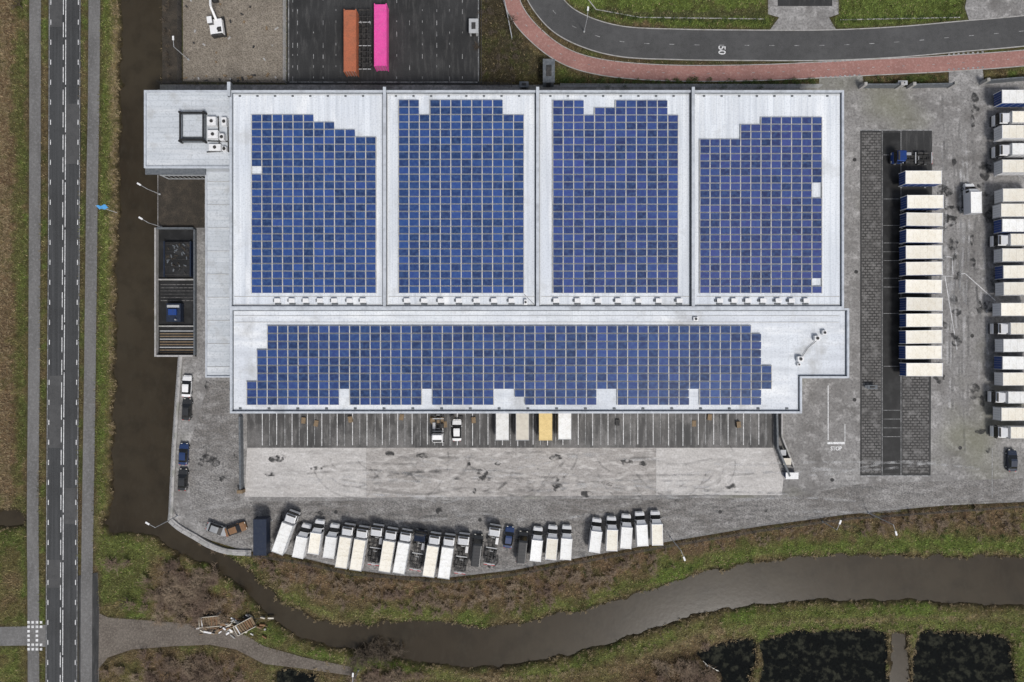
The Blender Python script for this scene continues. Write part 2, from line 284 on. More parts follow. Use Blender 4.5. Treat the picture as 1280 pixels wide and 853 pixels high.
for xx in list(range(1026,1078,6))+list(range(1186,1232,6)):
    for dy in(-9.5,9.5):
        y0=88-(xx-1020)*.062+dy; x,y=W(xx,y0); mb.sheet([(x-.2,y-.15),(x+.2,y-.15),(x+.2,y+.15),(x-.2,y+.15)],.088,M['paint_worn'])
mb.obj('road_markings')
slab('driveway',[(960,-300),(1048,-300),(1048,18),(1036,22),(1046,39),(962,38),(974,22),(960,18)],M['yard'],z=.046)
mb=MB(); sheetpx(mb,[(972,-200),(1040,-200),(1040,8),(972,8)],.055,M['asphalt_dark']); mb.obj('parking_bay')
slab('pavement',[(1212,-20),(1500,-60),(1500,15),(1290,20),(1212,28),(1206,10)],M['yard'],z=.047)
mb=MB()
for (a,b) in (((720,-20),(745,12)),((745,12),(800,22)),((800,22),(955,24)),((1050,25),(1200,22))): linepx(mb,a,b,.2,.03,M['kerb'])
mb.obj('garden_edging')
yard=[(197,112),(1024,112),(1024,97),(1078,93),(1080,110),(1186,108),(1186,88),(1228,84),(1230,104),(1290,98),(1600,80),(1600,600),(1290,627),(1180,632),(1060,643),(950,658),(830,678),(720,698),(640,713),(560,722),(500,720),(440,712),(380,698),(340,688),(310,690),(262,675),(214,652),(219,560),(226,446),(197,446)]
slab('yard_paving',yard,M['yard'])
slab('north_pavement',[(1023.9,105),(1023.9,111.9),(640,111.9),(200,111.9),(200,106),(640,106.5)],M['yard'],z=.042)
mb=MB()
sheetpx(mb,[(236,560),(262,475),(300,475),(300,626),(238,638)],.054,M['cobble'])
sheetpx(mb,[(240,641),(310,627),(985,622),(1075,605),(1278,598),(1278,626),(1180,630),(1060,640),(950,655),(830,675),(720,695),(640,710),(560,719),(500,717),(440,709),(380,695),(340,685),(312,686),(262,670)],.055,M['cobble'])
mb.obj('clinker_strip')
mb=MB(); sheetpx(mb,[(309,560),(458,560),(458,600),(458,622),(306,621)],.060,M['pad']); sheetpx(mb,[(820,560),(966,560),(979,600),(977,619),(820,619)],.060,M['pad']); sheetpx(mb,[(458.2,560),(819.8,560),(819.8,619),(458.2,622)],.060,M['pad_mid']); mb.obj('concrete_apron')
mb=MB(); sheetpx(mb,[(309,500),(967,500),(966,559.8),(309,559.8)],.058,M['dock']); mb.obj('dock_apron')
mb=MB()
x=328; i=0
while x<965:
    linepx(mb,(x,512),(x,557.5-random.random()*2),.13,.064,M['paint'] if i%2==0 else M['paint_worn'])
    x+=9.0 if i%3!=2 else 10.2; i+=1
mb.obj('dock_bay_lines')
mb=MB(); sheetpx(mb,[(1075,163),(1165,163),(1165,210),(1163,595),(1075,595)],.060,M['asphalt_dark']); mb.obj('container_storage_strip')
mb=MB(); sheetpx(mb,[(1077,166),(1101,166),(1101,592),(1077,592)],.064,M['paver']); sheetpx(mb,[(1128,470),(1161,470),(1161,592),(1128,592)],.064,M['paver']); mb.obj('block_pavers')
mb=MB(); sheetpx(mb,[(1104,166),(1125,166),(1125,592),(1104,592)],.064,M['black_pit']); mb.obj('drain_channel')
mb=MB()
for yy in (163,595): linepx(mb,(1075,yy),(1165,yy),.18,.070,M['paint_worn'])
for xx in(1102.5,1126): linepx(mb,(xx,164),(xx,594),.10,.070,M['paint_worn'])
for yy in range(172,590,11): linepx(mb,(1104,yy),(1125,yy),.08,.074,M['paint_worn']) if random.random()<.35 else None
linepx(mb,(1035,482),(1035,550),.16,.066,M['paint']); linepx(mb,(1034,554),(1056,554),.45,.066,M['paint']); linepx(mb,(1056,530),(1056,552),.12,.066,M['paint'])
linepx(mb,(1181,346),(1196,437),.14,.066,M['paint']); linepx(mb,(1177,320),(1190,322),.12,.066,M['paint']);linepx(mb,(1190,323),(1191,344),.12,.066,M['paint']);linepx(mb,(1178,345.5),(1191,345.5),.12,.066,M['paint']);linepx(mb,(1177,321),(1177,345),.12,.066,M['paint'])
linepx(mb,(1195,344),(1206,342),.14,.066,M['paint']); linepx(mb,(1206.5,342.5),(1244,376),.14,.066,M['paint'])
linepx(mb,(1240,560),(1240,622),.12,.066,M['paint_worn'])
mb.obj('yard_markings')
def text(name,body,px,py,size,rz,z,sx=1):
    c=bpy.data.curves.new(name,'FONT'); c.body=body; c.size=size; c.align_x='CENTER'; c.align_y='CENTER'; c.materials.append(M['paint'])
    o=bpy.data.objects.new(name,c); scene.collection.objects.link(o); o.location=(*W(px,py),z); o.rotation_euler=(0,0,rz); o.scale=(sx,1,1); c.offset=.03
text('painted_speed_marking','50',902,63,2.0,-math.pi/2,.057,.9)
text('painted_stop_marking','STOP',1045,561,1.1,0,.067,.85)
mb=MB()
def arc(cx,cy,r,a0,a1,w,mt,z,ry=None):
    pts=[]
    for k in range(25):
        a=math.radians(a0+(a1-a0)*k/24); pts.append(W(cx+r*math.cos(a),cy-(ry or r)*math.sin(a)))
    ribbon(mb,pts,-w/2,w/2,z,mt)
zt=.075
for k in range(34):
    cx=random.uniform(440,900); r=random.uniform(22,60); a=random.uniform(180,300)
    arc(cx,random.uniform(560,580),r,a,a+random.uniform(50,110),random.uniform(.25,.45),M['tyremark'],zt); zt+=.0006
for k in range(44):
    x0=random.uniform(330,1000); y0=random.uniform(570,655); L=random.uniform(100,300)
    pts=catmull([W(x0,y0),W(x0+L*.33,y0+random.uniform(-8,8)),W(x0+L*.66,y0+random.uniform(-10,10)),W(x0+L,y0+random.uniform(-8,8))],8)
    ribbon(mb,pts,-.2,.25,zt,M['tyremark'] if k%2 else M['saltmark']); zt+=.0006
for k in range(34):
    x0=random.uniform(1176,1236); y0=random.uniform(110,350); L=random.uniform(90,260)
    pts=catmull([W(x0,y0),W(x0+random.uniform(-5,5),y0+L/2),W(x0+random.uniform(-6,6),y0+L)],8)
    ribbon(mb,pts,-.22,.22,zt,M['tyremark'] if k%3 else M['saltmark']); zt+=.0006
mb.obj('tyre_marks')
mb=MB(); zt=.105
def stain(px,py,rx,ry):
    global zt
    cx,cy=W(px,py); mb.sheet([(cx+rx*math.cos(a*.5236)*random.uniform(.7,1.2),cy+ry*math.sin(a*.5236)*random.uniform(.7,1.2)) for a in range(12)],zt,M['oil']); zt+=.0005
for (px,py) in [(358,664),(377,680),(414,680),(450,686),(468,690),(503,690),(540,694),(576,697),(615,690),(653,690),(690,684),(745,674),(783,668),(821,664)]: stain(px,py+random.uniform(-14,8),1.6,2.6)
for k in range(26): stain(random.uniform(1172,1200),random.uniform(200,480),random.uniform(.5,1.4),random.uniform(.4,1.2))
for k in range(26): stain(random.uniform(330,1040),random.uniform(562,650),random.uniform(.4,1.5),random.uniform(.3,.9))
for k in range(16): stain(random.uniform(1205,1245),random.uniform(120,600),random.uniform(.4,1.5),random.uniform(.6,2.2))
for k in range(8): stain(random.uniform(235,300),random.uniform(480,640),random.uniform(.4,1.3),random.uniform(.6,1.6))
mb.obj('oil_stains')
slab('gravel_lot',[(228,-260),(357,-260),(357,104),(229,102)],M['gravel'],side=M['gravel'])
slab('storage_lot',[(359,-260),(600,-260),(600,106),(359,106)],M['asphalt_dark'],z=.052)
mb=MB()
for yy in range(-240,100,14):
    for xx in(366,372,392,404,420,496,512,528,546,562,578):
        if random.random()<.7: linepx(mb,(xx,yy),(xx,yy+random.choice([2,3,6])),.12,.058,M['paint_worn'])
for xx in(361,598): linepx(mb,(xx,-250),(xx,102),.15,.058,M['paint_worn'])
linepx(mb,(362,103),(597,103),.2,.058,M['paint_worn'])
mb.obj('bay_markings')
slab('soil_strip',[(202,-260),(226,-260),(227,104),(203,105)],M['soil'],side=M['soil'],z=.03)
slab('soil_yard',[(198,218),(256,218),(256,285),(198,285)],M['soil'],z=.056,side=M['soil'],reg=False)
# ---------------------------------------------------------------- water polygons
north=catmull([(128,652),(150,648),(185,650),(214,655),(250,680),(290,700),(330,735),(370,766),(420,784),(480,780),(540,779),(600,786),(650,781),(700,769),(755,757),(800,744),(850,727),(900,713),(960,703),(1040,698),(1150,697),(1290,699),(1500,690),(2600,640)],5)
south=catmull([(2600,720),(1500,748),(1290,756),(1180,753),(1080,751),(1000,752),(930,757),(880,766),(840,779),(800,792),(750,808),(700,820),(650,829),(600,833),(550,832),(500,826),(450,815),(400,806),(362,790),(330,762),(300,735),(262,708),(220,690),(185,668),(150,662),(128,656)],5)
canal=catmull([(150,-900),(150,0),(151,100),(148,250),(144,400),(141,560),(138,640),(134,664)],5)+[(215,662),(216,560),(224,447),(194,446),(196,285),(198,110),(202,0),(202,-900)]
ditch=[(-900,640),(18,641),(29,645),(30,659),(-900,661)]
pondA=catmull([(952,806),(985,795),(1040,790),(1100,792),(1108,800),(1106,835),(1108,900),(1050,930),(950,920),(948,870),(956,835),(952,806)],3)[:-1]
pondB=catmull([(1150,800),(1160,792),(1210,795),(1258,800),(1264,820),(1262,900),(1200,940),(1150,915),(1146,860),(1144,825),(1150,800)],3)[:-1]
pondC=catmull([(872,818),(900,808),(938,800),(945,815),(938,850),(930,900),(880,900),(905,850),(885,832),(872,818)],3)[:-1]
pondD=[(1118,795),(1134,794),(1138,830),(1134,900),(1114,900),(1118,830)]
pondE=[(347,842),(362,839),(392,846),(396,870),(345,870)]
ponds=[pondA,pondB,pondC,pondE]
Wpol=[WL(north+south),WL(canal),WL(ditch),WL(pondD)]+[WL(p) for p in ponds]
def sdpoly(X,Y,poly):
    d=np.full(X.shape,1e12); ins=np.zeros(X.shape,bool); n=len(poly)
    for i in range(n):
        ax,ay=poly[i]; bx,by=poly[(i+1)%n]; ex,ey=bx-ax,by-ay
        if ex*ex+ey*ey<1e-9: continue
        wx=X-ax; wy=Y-ay; t=np.clip((wx*ex+wy*ey)/(ex*ex+ey*ey),0,1)
        d=np.minimum(d,(wx-ex*t)**2+(wy-ey*t)**2)
        if abs(ey)>1e-9: ins^=((ay>Y)!=(by>Y))&(X<ex*(Y-ay)/ey+ax)
    return np.where(ins,-1,1)*np.sqrt(d)
def vn(X,Y,sc,seed):
    r=np.random.default_rng(seed).random((256,256)); x=X*sc+1000; y=Y*sc+1000
    xi=np.floor(x).astype(int); yi=np.floor(y).astype(int); fx=x-xi; fy=y-yi; fx=fx*fx*(3-2*fx); fy=fy*fy*(3-2*fy)
    q=lambda a,b:r[a%256,b%256]
    return (q(xi,yi)*(1-fx)+q(xi+1,yi)*fx)*(1-fy)+(q(xi,yi+1)*(1-fx)+q(xi+1,yi+1)*fx)*fy
def fbm(X,Y,sc,seed,o=4):
    v=0;a=1;t=0
    for k in range(o): v=v+a*vn(X,Y,sc*2**k,seed+k); t+=a; a*=.55
    return v/t
def axis(a,b,st,far):
    core=list(np.arange(a,b+st/2,st)); o=[];d=1.0;x=core[-1]
    while x<far: x+=d; d*=1.3; o.append(x)
    o2=[];d=1.0;x=core[0]
    while x>-far: x-=d; d*=1.3; o2.append(x)
    return np.array(o2[::-1]+core+o)
xs=axis(-112,112,.38,4000); ys=axis(-78,78,.38,4000)
X,Y=np.meshgrid(xs,ys)
dw=np.full(X.shape,1e6)
for p in Wpol: dw=np.minimum(dw,sdpoly(X,Y,p))
dp=np.full(X.shape,1e6)
for p in PAVED: dp=np.minimum(dp,sdpoly(X,Y,p))
dn=dw+(fbm(X,Y,.35,11)-.5)*2.0
t=np.clip((1.9-dn)/3.8,0,1); t=t*t*(3-2*t)
Z=-1.3*t+(fbm(X,Y,.3,21)-.62)*.22
Z=np.minimum(Z,.03)
def C(r,g_,b): return np.array([r,g_,b])
GREEN=C(.075,.092,.028); LUSH=C(.105,.145,.036); OLIVE=C(.125,.108,.050); BROWN=C(.15,.105,.066); TAN=C(.26,.20,.12); DARK=C(.035,.03,.02); MUD=C(.06,.047,.032)
n1=fbm(X,Y,.06,31)[...,None]; n2=fbm(X,Y,.3,41)[...,None]; n3=fbm(X,Y,1.0,51,3)[...,None]; n4=fbm(X,Y,.16,61)[...,None]
ss=lambda v,a,b:(lambda q:q*q*(3-2*q))(np.clip((v-a)/(b-a),0,1))
Col=GREEN+(LUSH-GREEN)*ss(n1,.4,.6); Col=Col+(OLIVE-Col)*ss(n2,.40,.60)*.9; Col=Col+(BROWN-Col)*ss(n4,.5,.66)*.6
yb_=[(310,690),(345,686),(440,712),(560,722),(640,713),(720,698),(830,678),(950,658),(1060,643),(1280,627)]
zones=[([(-900,-900),(30,-900),(24,640),(-900,640)],BROWN,3,.9),([(-900,-900),(-5,-900),(8,300),(4,640),(-900,640)],TAN*.75,4,.7),
 ([(16,-900),(34,-900),(32,640),(20,640)],GREEN*1.1,2,.75),
 ([(124,-900),(137,-900),(136,640),(122,640)],LUSH*.8,2,.5),
 ([(136,-900),(152,-900),(152,640),(132,640)],OLIVE,2,.7),([(142,-900),(152,-900),(148,300),(142,645),(136,645)],TAN*.8,1,.7),
 ([(600,-900),(660,-900),(650,40),(690,108),(600,108)],DARK*1.5,2,.95),
 ([(640,96),(1024,100),(1024,112),(640,112)],OLIVE*.8,1,.8),
 ([(690,80),(740,96),(700,108),(690,108)],GREEN,1,.6),
 ([(705,-80),(960,-80),(960,40),(850,36),(760,28),(705,8)],LUSH,2,.9),([(1048,-80),(1210,-80),(1210,36),(1048,38)],LUSH,2,.9),
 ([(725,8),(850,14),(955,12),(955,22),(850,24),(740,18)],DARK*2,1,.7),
 (yb_+[(1280,642),(1060,660),(950,680),(840,705),(760,735),(650,756),(560,758),(440,748),(350,740)],BROWN,4,1.),
 ([(830,700),(950,684),(1090,670),(1290,672),(1290,690),(1040,690),(900,704),(820,732)],LUSH*.95,3,.8),
 ([(1090,640),(1280,634),(1280,668),(1180,666),(1100,660)],BROWN,3,.9),
 ([(190,690),(240,700),(300,750),(320,770),(250,778),(185,770),(195,720)],BROWN,4,1.),
 ([(122,664),(185,672),(190,765),(124,760)],LUSH*.85,3,.7),
 ([(0,780),(35,780),(35,900),(0,900)],OLIVE,2,.5),
 ([(176,815),(300,815),(330,860),(330,900),(176,900)],BROWN,4,1.),
 ([(330,836),(450,846),(760,848),(830,820),(900,795),(1290,775),(1290,1500),(330,1500)],BROWN*.9,5,.8),
 ([(940,780),(1290,776),(1290,1500),(930,1500),(945,820)],LUSH*.85,3,.7),
 ([(790,828),(870,815),(900,860),(900,1000),(770,1000)],BROWN*.8,4,.9),
 ([(1108,790),(1146,790),(1146,900),(1108,900)],TAN*.7,2,.8),
 ([(430,838),(620,846),(760,838),(830,808),(900,786),(1000,774),(1290,768),(1290,773),(1000,779),(905,792),(835,815),(765,845),(620,851),(430,845)],TAN*.8,1,.8),
]
for pl,c,ft,st in zones:
    d=sdpoly(X,Y,WL(pl))[...,None]+(n2-.5)*ft*2.2+(n3-.5)*ft*1.3
    a=(1-ss(d,-ft*.35,ft*.35))*st*(.55+.45*ss(n2*.5+n3*.5,.36,.5))
    Col=Col+(c-Col)*np.clip(a,0,1)
bk=(1-ss(dn,.2,1.1))[...,None]; Col=Col+(MUD*.6-Col)*bk*.92
lush=np.exp(-((dn[...,None]-2.4)/1.0)**2); Col=Col+(LUSH*1.2-Col)*lush*.5*ss(n2,.38,.6)
Col=Col*(.60+.76*n3)
e=(1-ss(dp,.1,.8))[...,None]; Col=Col+(MUD*1.2-Col)*e*.6
ny,nx=X.shape
me=bpy.data.meshes.new('ground'); co=np.stack([X,Y,Z],-1).reshape(-1,3).astype(np.float32)
me.vertices.add(len(co)); me.vertices.foreach_set('co',co.ravel())
ii=(np.arange(ny-1)[:,None]*nx+np.arange(nx-1)[None,:]).ravel(); q=np.stack([ii,ii+1,ii+nx+1,ii+nx],-1).astype(np.int32)
me.loops.add(q.size); me.loops.foreach_set('vertex_index',q.ravel()); me.polygons.add(len(q)); me.polygons.foreach_set('loop_start',np.arange(0,q.size,4,dtype=np.int32))
me.update(calc_edges=True); me.validate()
ca=me.color_attributes.new('Col','FLOAT_COLOR','POINT'); ca.data.foreach_set('color',np.concatenate([Col.reshape(-1,3),np.ones((len(co),1))],1).astype(np.float32).ravel())
me.polygons.foreach_set('use_smooth',np.ones(len(q),bool)); me.materials.append(M['terrain']); inst('ground',me)
mb=MB(); mb.sheet([(-900,-700),(900,-700),(900,700),(-900,700)],-.62,M['water']); mb.obj('canal_water')
mb=MB()
for p in ponds:
    c=np.array(WL(p)).mean(0); mb.sheet([(c[0]+(x-c[0])*1.06,c[1]+(y-c[1])*1.06) for x,y in WL(p)],-.50,M['pond'])
mb.obj('pond_water')
N=480000
gx=rng.uniform(-110,110,N); gy=rng.uniform(-76,76,N)
ix=np.clip(np.searchsorted(xs,gx),0,nx-1); iy=np.clip(np.searchsorted(ys,gy),0,ny-1)
ok=(dn[iy,ix]>.3)&(dp[iy,ix]>.12); gx,gy,ix,iy=gx[ok],gy[ok],ix[ok],iy[ok]; n=len(gx)
gz=Z[iy,ix]; gc=Col[iy,ix]*rng.uniform(.35,2.1,(n,1))+rng.uniform(0,.03,(n,1))*np.array([1,.8,.4])
straw=rng.random(n)<np.where(dn[iy,ix]<2.0,.22,.07); gc[straw]=np.array([.30,.235,.14])*rng.uniform(.5,1.2,(straw.sum(),1))
ang=rng.uniform(0,6.283,n); Ln=rng.uniform(.12,.5,n); wd=rng.uniform(.03,.10,n); hh=rng.uniform(.08,.42,n)
ca_,sa=np.cos(ang),np.sin(ang)
v=np.zeros((n,3,3)); v[:,0]=np.stack([gx-sa*wd,gy+ca_*wd,gz-.02],-1); v[:,1]=np.stack([gx+sa*wd,gy-ca_*wd,gz-.02],-1); v[:,2]=np.stack([gx+ca_*Ln,gy+sa*Ln,gz+hh],-1)
def trimesh(name,v,col,mat):
    n=len(v); k=v.shape[1]; me=bpy.data.meshes.new(name); me.vertices.add(n*k); me.vertices.foreach_set('co',v.astype(np.float32).ravel())
    me.loops.add(n*k); me.loops.foreach_set('vertex_index',np.arange(n*k,dtype=np.int32)); me.polygons.add(n); me.polygons.foreach_set('loop_start',np.arange(0,n*k,k,dtype=np.int32))
    me.update(calc_edges=True)
    if col is not None:
        ca=me.color_attributes.new('Col','FLOAT_COLOR','POINT'); cc=np.concatenate([np.repeat(col,k,0),np.ones((n*k,1))],1).astype(np.float32); ca.data.foreach_set('color',cc.ravel())
    me.materials.append(mat); return inst(name,me)
trimesh('grass',v,gc,M['tuft'])
# ---------------------------------------------------------------- shrubs / trees
def gi(x,y): return min(np.searchsorted(ys,y),ny-1),min(np.searchsorted(xs,x),nx-1)
def zat(x,y): return float(Z[gi(x,y)])
def okspot(x,y,a=.2,b=.3): return dn[gi(x,y)]>a and dp[gi(x,y)]>b
def twigmesh(name,spots,mat,wmul=1.0):
    Q=[]
    def seg(a,b,w0,w1):
        d=(b-a); s=Vector((-d.y,d.x,random.uniform(-.3,.3)))
        if s.length<1e-4: s=Vector((1,0,0))
        s.normalize(); Q.append([a-s*w0,a+s*w0,b+s*w1,b-s*w1])
    for (x,y,h,r,ns) in spots:
        z0=zat(x,y)-.05
        for _ in range(ns):
            az=random.uniform(0,6.283); rr=r*random.random()**.6
            p=Vector((x+math.cos(az)*r*.15*random.random(),y+math.sin(az)*r*.15*random.random(),z0)); tip=Vector((x+math.cos(az)*rr,y+math.sin(az)*rr,z0+h*random.uniform(.55,1)*(1-.45*(rr/r)**2)))
            prev=p; K_=3; w=.045*wmul*random.uniform(.7,1.3)
            for k in range(1,K_+1):
                t=k/K_; q=p.lerp(tip,t)+Vector((random.gauss(0,.1*r),random.gauss(0,.1*r),.12*h*math.sin(t*3.14)))
                seg(prev,q,w*(1-.28*(k-1)),w*(1-.28*k)+.004)
                for _2 in range(3 if k>1 else 1):
                    a2=random.uniform(0,6.283); l2=r*random.uniform(.2,.5); st=prev.lerp(q,random.random())
                    e2=st+Vector((math.cos(a2)*l2,math.sin(a2)*l2,l2*random.uniform(.1,.9))); seg(st,e2,w*.5,.006)
                prev=q
    v=np.array([[tuple(p) for p in q] for q in Q]); trimesh(name,v,None,mat)
def along(pts,step,jit):
    l=resample(WL(pts),step); return [(x+random.gauss(0,jit),y+random.gauss(0,jit)) for x,y in l]
sp=[]
for (x,y) in along([(322,700),(360,715),(440,730),(520,740),(600,738),(680,722),(760,705),(820,695)],.5,2.0): sp.append((x,y,random.uniform(.8,2.2),random.uniform(.6,1.4),random.randint(9,17)))
for (x,y) in along([(420,737),(520,750),(600,750),(690,737),(780,716)],.8,1.4): sp.append((x,y,random.uniform(1.,2.),random.uniform(.7,1.4),12))
for (x,y) in along([(830,690),(900,674),(1000,662),(1090,652)],1.2,1.0): sp.append((x,y,random.uniform(.5,1.4),random.uniform(.5,1.0),10))
for (x,y) in along([(1090,650),(1160,652),(1230,648),(1278,652)],.7,1.6): sp.append((x,y,random.uniform(.8,2.0),random.uniform(.6,1.3),12))
for (x,y) in along([(200,-10),(203,100)],1.0,.5)+along([(230,672),(290,712),(330,750),(365,782)],1.2,.8): sp.append((x,y,random.uniform(.5,1.2),random.uniform(.5,.9),9))
sp=[s for s in sp if okspot(s[0],s[1])]
twigmesh('bare_shrub_thicket',sp,M['twig'])
sp=[]
for _ in range(130):
    x,y=W(random.gauss(235,28),random.gauss(738,20))
    sp.append((x,y,random.uniform(1.2,3.2),random.uniform(.9,2.0),random.randint(14,24)))
for _ in range(110):
    x,y=W(random.gauss(240,33),random.gauss(848,16)); sp.append((x,y,random.uniform(1.2,3.),random.uniform(.9,1.9),random.randint(14,24)))
for _ in range(34):
    x,y=W(random.gauss(480,22),random.gauss(848,6)); sp.append((x,y,random.uniform(1.2,2.5),random.uniform(.9,1.6),20))
for _ in range(60):
    x,y=W(random.gauss(855,28),random.gauss(845,12)); sp.append((x,y,random.uniform(1.2,3.),random.uniform(.9,1.8),20))
sp=[s for s in sp if okspot(s[0],s[1])]
twigmesh('bare_shrub_thicket',sp,M['twig'])
# overhanging bank shrub
sp=[(*W(random.gauss(476,16),random.gauss(813,6)),random.uniform(2,3.6),random.uniform(1.2,2.2),22) for _ in range(16)]
twigmesh('bare_shrub_thicket',sp,M['twig_dark'],1.2)
sp=[]
for _ in range(6500):
    x,y=W(random.uniform(0,1280),random.uniform(640,853)); d=dn[gi(x,y)]; dd=dp[gi(x,y)]
    if .05<d<1.0 and dd>.6 : sp.append((x,y,random.uniform(.4,1.1),random.uniform(.25,.55),7))
    elif y<-56 and x>-40 and .2<d<4.5 and random.random()<.3: sp.append((x,y,random.uniform(.4,1.),random.uniform(.3,.7),8))
for _ in range(700):
    x,y=W(random.uniform(137,151),random.uniform(0,645))
    if .05<dn[gi(x,y)]<1.2: sp.append((x,y,random.uniform(.4,1.0),random.uniform(.25,.55),7))
for _ in range(500):
    x,y=W(random.uniform(0,14),random.uniform(0,640)); sp.append((x,y,random.uniform(.3,.6),random.uniform(.25,.5),5))
twigmesh('dry_reeds',sp,M['reed'],.85)
sp=[]
for (x,y) in along([(645,60),(640,95)],1,.8)+along([(208,-10),(212,95)],1.4,.5)+along([(612,0),(618,100)],1.0,1.4): sp.append((x,y,random.uniform(.6,1.6),random.uniform(.5,1.1),12))
twigmesh('bare_shrub_thicket',sp,M['twig_dark'])
def tree(px,py,h,r,mat):
    x,y=W(px,py); z0=zat(x,y)-.1; mb=MB(); T=Vector((x,y,z0))
    top=T+Vector((random.uniform(-.3,.3),random.uniform(-.3,.3),h*.4)); mb.cyl(T,top,.16,.10,M['bark'],7)
    def br(p,d,L,w,lev):
        e=p+d*L; mb.cyl(p,e,w,w*.55,mat if lev>1 else M['bark'],4 if lev<2 else 3)
        if lev>=4: return
        for _ in range(3 if lev else 4):
            nd=(d+Vector((random.gauss(0,.6),random.gauss(0,.6),random.uniform(-.1,.5)))).normalized(); br(p.lerp(e,random.uniform(.45,1)),nd,L*random.uniform(.55,.8),max(w*.55,.018),lev+1)
    for k in range(5):
        a=k*1.257+random.uniform(-.4,.4); br(T.lerp(top,random.uniform(.6,1)),Vector((math.cos(a)*.9,math.sin(a)*.9,random.uniform(.5,1))).normalized(),r*.5,.07,1)
    br(top,Vector((0,0,1)),h*.3,.08,1)
    mb.obj('bare_tree')
for a in [(478,818,5,3.2,M['twig_dark']),(456,814,4,2.4,M['twig_dark']),(500,838,4,2.2,M['twig']),(215,712,5,3,M['twig']),(262,745,5,2.8,M['twig']),(230,765,4,2.4,M['twig']),(212,838,5,3,M['twig']),(255,842,5,2.8,M['twig']),(875,838,5,3,M['twig']),(835,845,4,2.2,M['twig']),(160,752,3,1.8,M['twig_dark']),(1130,648,3,1.6,M['twig']),(1208,650,3,1.8,M['twig']),(28,10,4,2,M['twig_dark']),(640,30,3,1.6,M['twig_dark'])]: tree(*a)
def leafclump(name,spots,n,size,mat):
    P=[]
    for (x,y,h,r) in spots:
        m=int(n*r*r)+3; u=rng.normal(size=(m,3)); u/=np.linalg.norm(u,axis=1)[:,None]; u*=(rng.random((m,1))**.4)*np.array([r,r,h*.5]); u+=np.array([x,y,zat(x,y)+h*.45])
        a=rng.normal(size=(m,3))*size; b=rng.normal(size=(m,3))*size
        P.append(np.stack([u,u+a,u+b],1))
    trimesh(name,np.concatenate(P),None,mat)
hs=[(x,y,random.uniform(.7,1.3),random.uniform(.45,.8)) for x,y in along([(702,103),(860,104),(1022,104)],.9,.25)]
leafclump('hedge',hs,260,.11,M['leaf'])
hs=[(x,y,random.uniform(.4,.9),random.uniform(.3,.7)) for x,y in along([(1080,101),(1184,99)],1.2,.3)+along([(735,14),(800,24),(955,27)],1.0,.3)+along([(1050,27),(1200,22)],1.2,.3)]
leafclump('low_hedge',hs,240,.10,M['leaf'])
hs=[]
for _ in range(170):
    x,y=W(random.uniform(300,1270),random.uniform(650,760))
    if okspot(x,y,1,.6): hs.append((x,y,random.uniform(.3,.8),random.uniform(.25,.6)))
leafclump('bramble_patches',hs,220,.10,M['leaf'])
# ---------------------------------------------------------------- warehouse
def inset(poly,d):
    n=len(poly); out=[]
    for i in range(n):
        p0=Vector(poly[i-1]);p1=Vector(poly[i]);p2=Vector(poly[(i+1)%n])
        e1=(p1-p0).normalized(); e2=(p2-p1).normalized(); n1=Vector((-e1.y,e1.x)); n2=Vector((-e2.y,e2.x))
        b=(n1+n2); b=b/ (1+n1.dot(n2)); out.append(tuple(p1+b*d))
    return out
def ccw(p):
    A=sum(p[i][0]*p[(i+1)%len(p)][1]-p[(i+1)%len(p)][0]*p[i][1] for i in range(len(p))); return p if A>0 else p[::-1]
def parapet(mb,poly,w,z0,z1,mt,capmt=None):
    o=inset(ccw(poly),-.02); i=inset(ccw(poly),w); n=len(o)
    vs=[(x,y,z0) for x,y in o]+[(x,y,z1) for x,y in o]+[(x,y,z1) for x,y in i]+[(x,y,z0) for x,y in i]
    mb.add(vs,[(k,(k+1)%n,n+(k+1)%n,n+k) for k in range(n)]+[(n*2+k,n*2+(k+1)%n,n*3+(k+1)%n,n*3+k) for k in range(n)],mt)
    mb.add(vs,[(n+k,n+(k+1)%n,2*n+(k+1)%n,2*n+k) for k in range(n)],capmt or mt)
wh=root('warehouse_building')
ZR=10.3; ZP=10.8
up=ccw([W(287,113,ZP),W(1055,113,ZP),W(1055,385.5,ZP),W(287,385.5,ZP)])
ysplit=W(0,385.5,ZP)[1]
x0,x1,x2=W(287,0,ZP)[0],W(1062,0,ZP)[0],W(1003,0,ZP)[0]; yb=W(0,517,ZP)[1]; ym=W(0,473,ZP)[1]; yt=W(0,113,ZP)[1]
lo=ccw([(x0,ysplit-.01),(x1,ysplit-.01),(x1,ym),(x2,ym),(x2,yb),(x0,yb)])
mb=MB(); mb.prism(up,0,ZR,M['roof'],M['wall']); mb.prism(lo,0,ZR-.2,M['roof_low'],M['wall']); mb.obj('walls_and_roof_deck',parent=wh)
mb=MB(); parapet(mb,up,.35,ZR-.5,ZP,M['parapet']); parapet(mb,lo,.35,ZR-.7,ZP-.15,M['parapet']); mb.obj('parapet',parent=wh)
mb=MB(); parapet(mb,inset(up,.36),.12,ZR-.1,ZR+.12,M['capdark']); parapet(mb,inset(lo,.36),.12,ZR-.3,ZR-.08,M['capdark']); mb.obj('roof_gutter',parent=wh)
mb=MB()
for px in(481,672,866):
    xx=W(px,0,ZP)[0]; mb.box(xx-.28,xx+.28,ysplit+.4,yt+.5,ZR-.1,ZR+.85,M['capdark'],top=M['parapet'])
    mb.box(xx-.5,xx-.36,ysplit+.4,yt-.5,ZR-.05,ZR+.12,M['capdark']); mb.box(xx+.36,xx+.5,ysplit+.4,yt-.5,ZR-.05,ZR+.12,M['frame'])
xx=W(287,0,ZP)[0]; mb.box(xx-.3,xx+.3,yt-1.2,yt+1.4,ZR,ZR+.9,M['capdark'],top=M['parapet'])
mb.obj('fire_walls',parent=wh)
mb=MB()
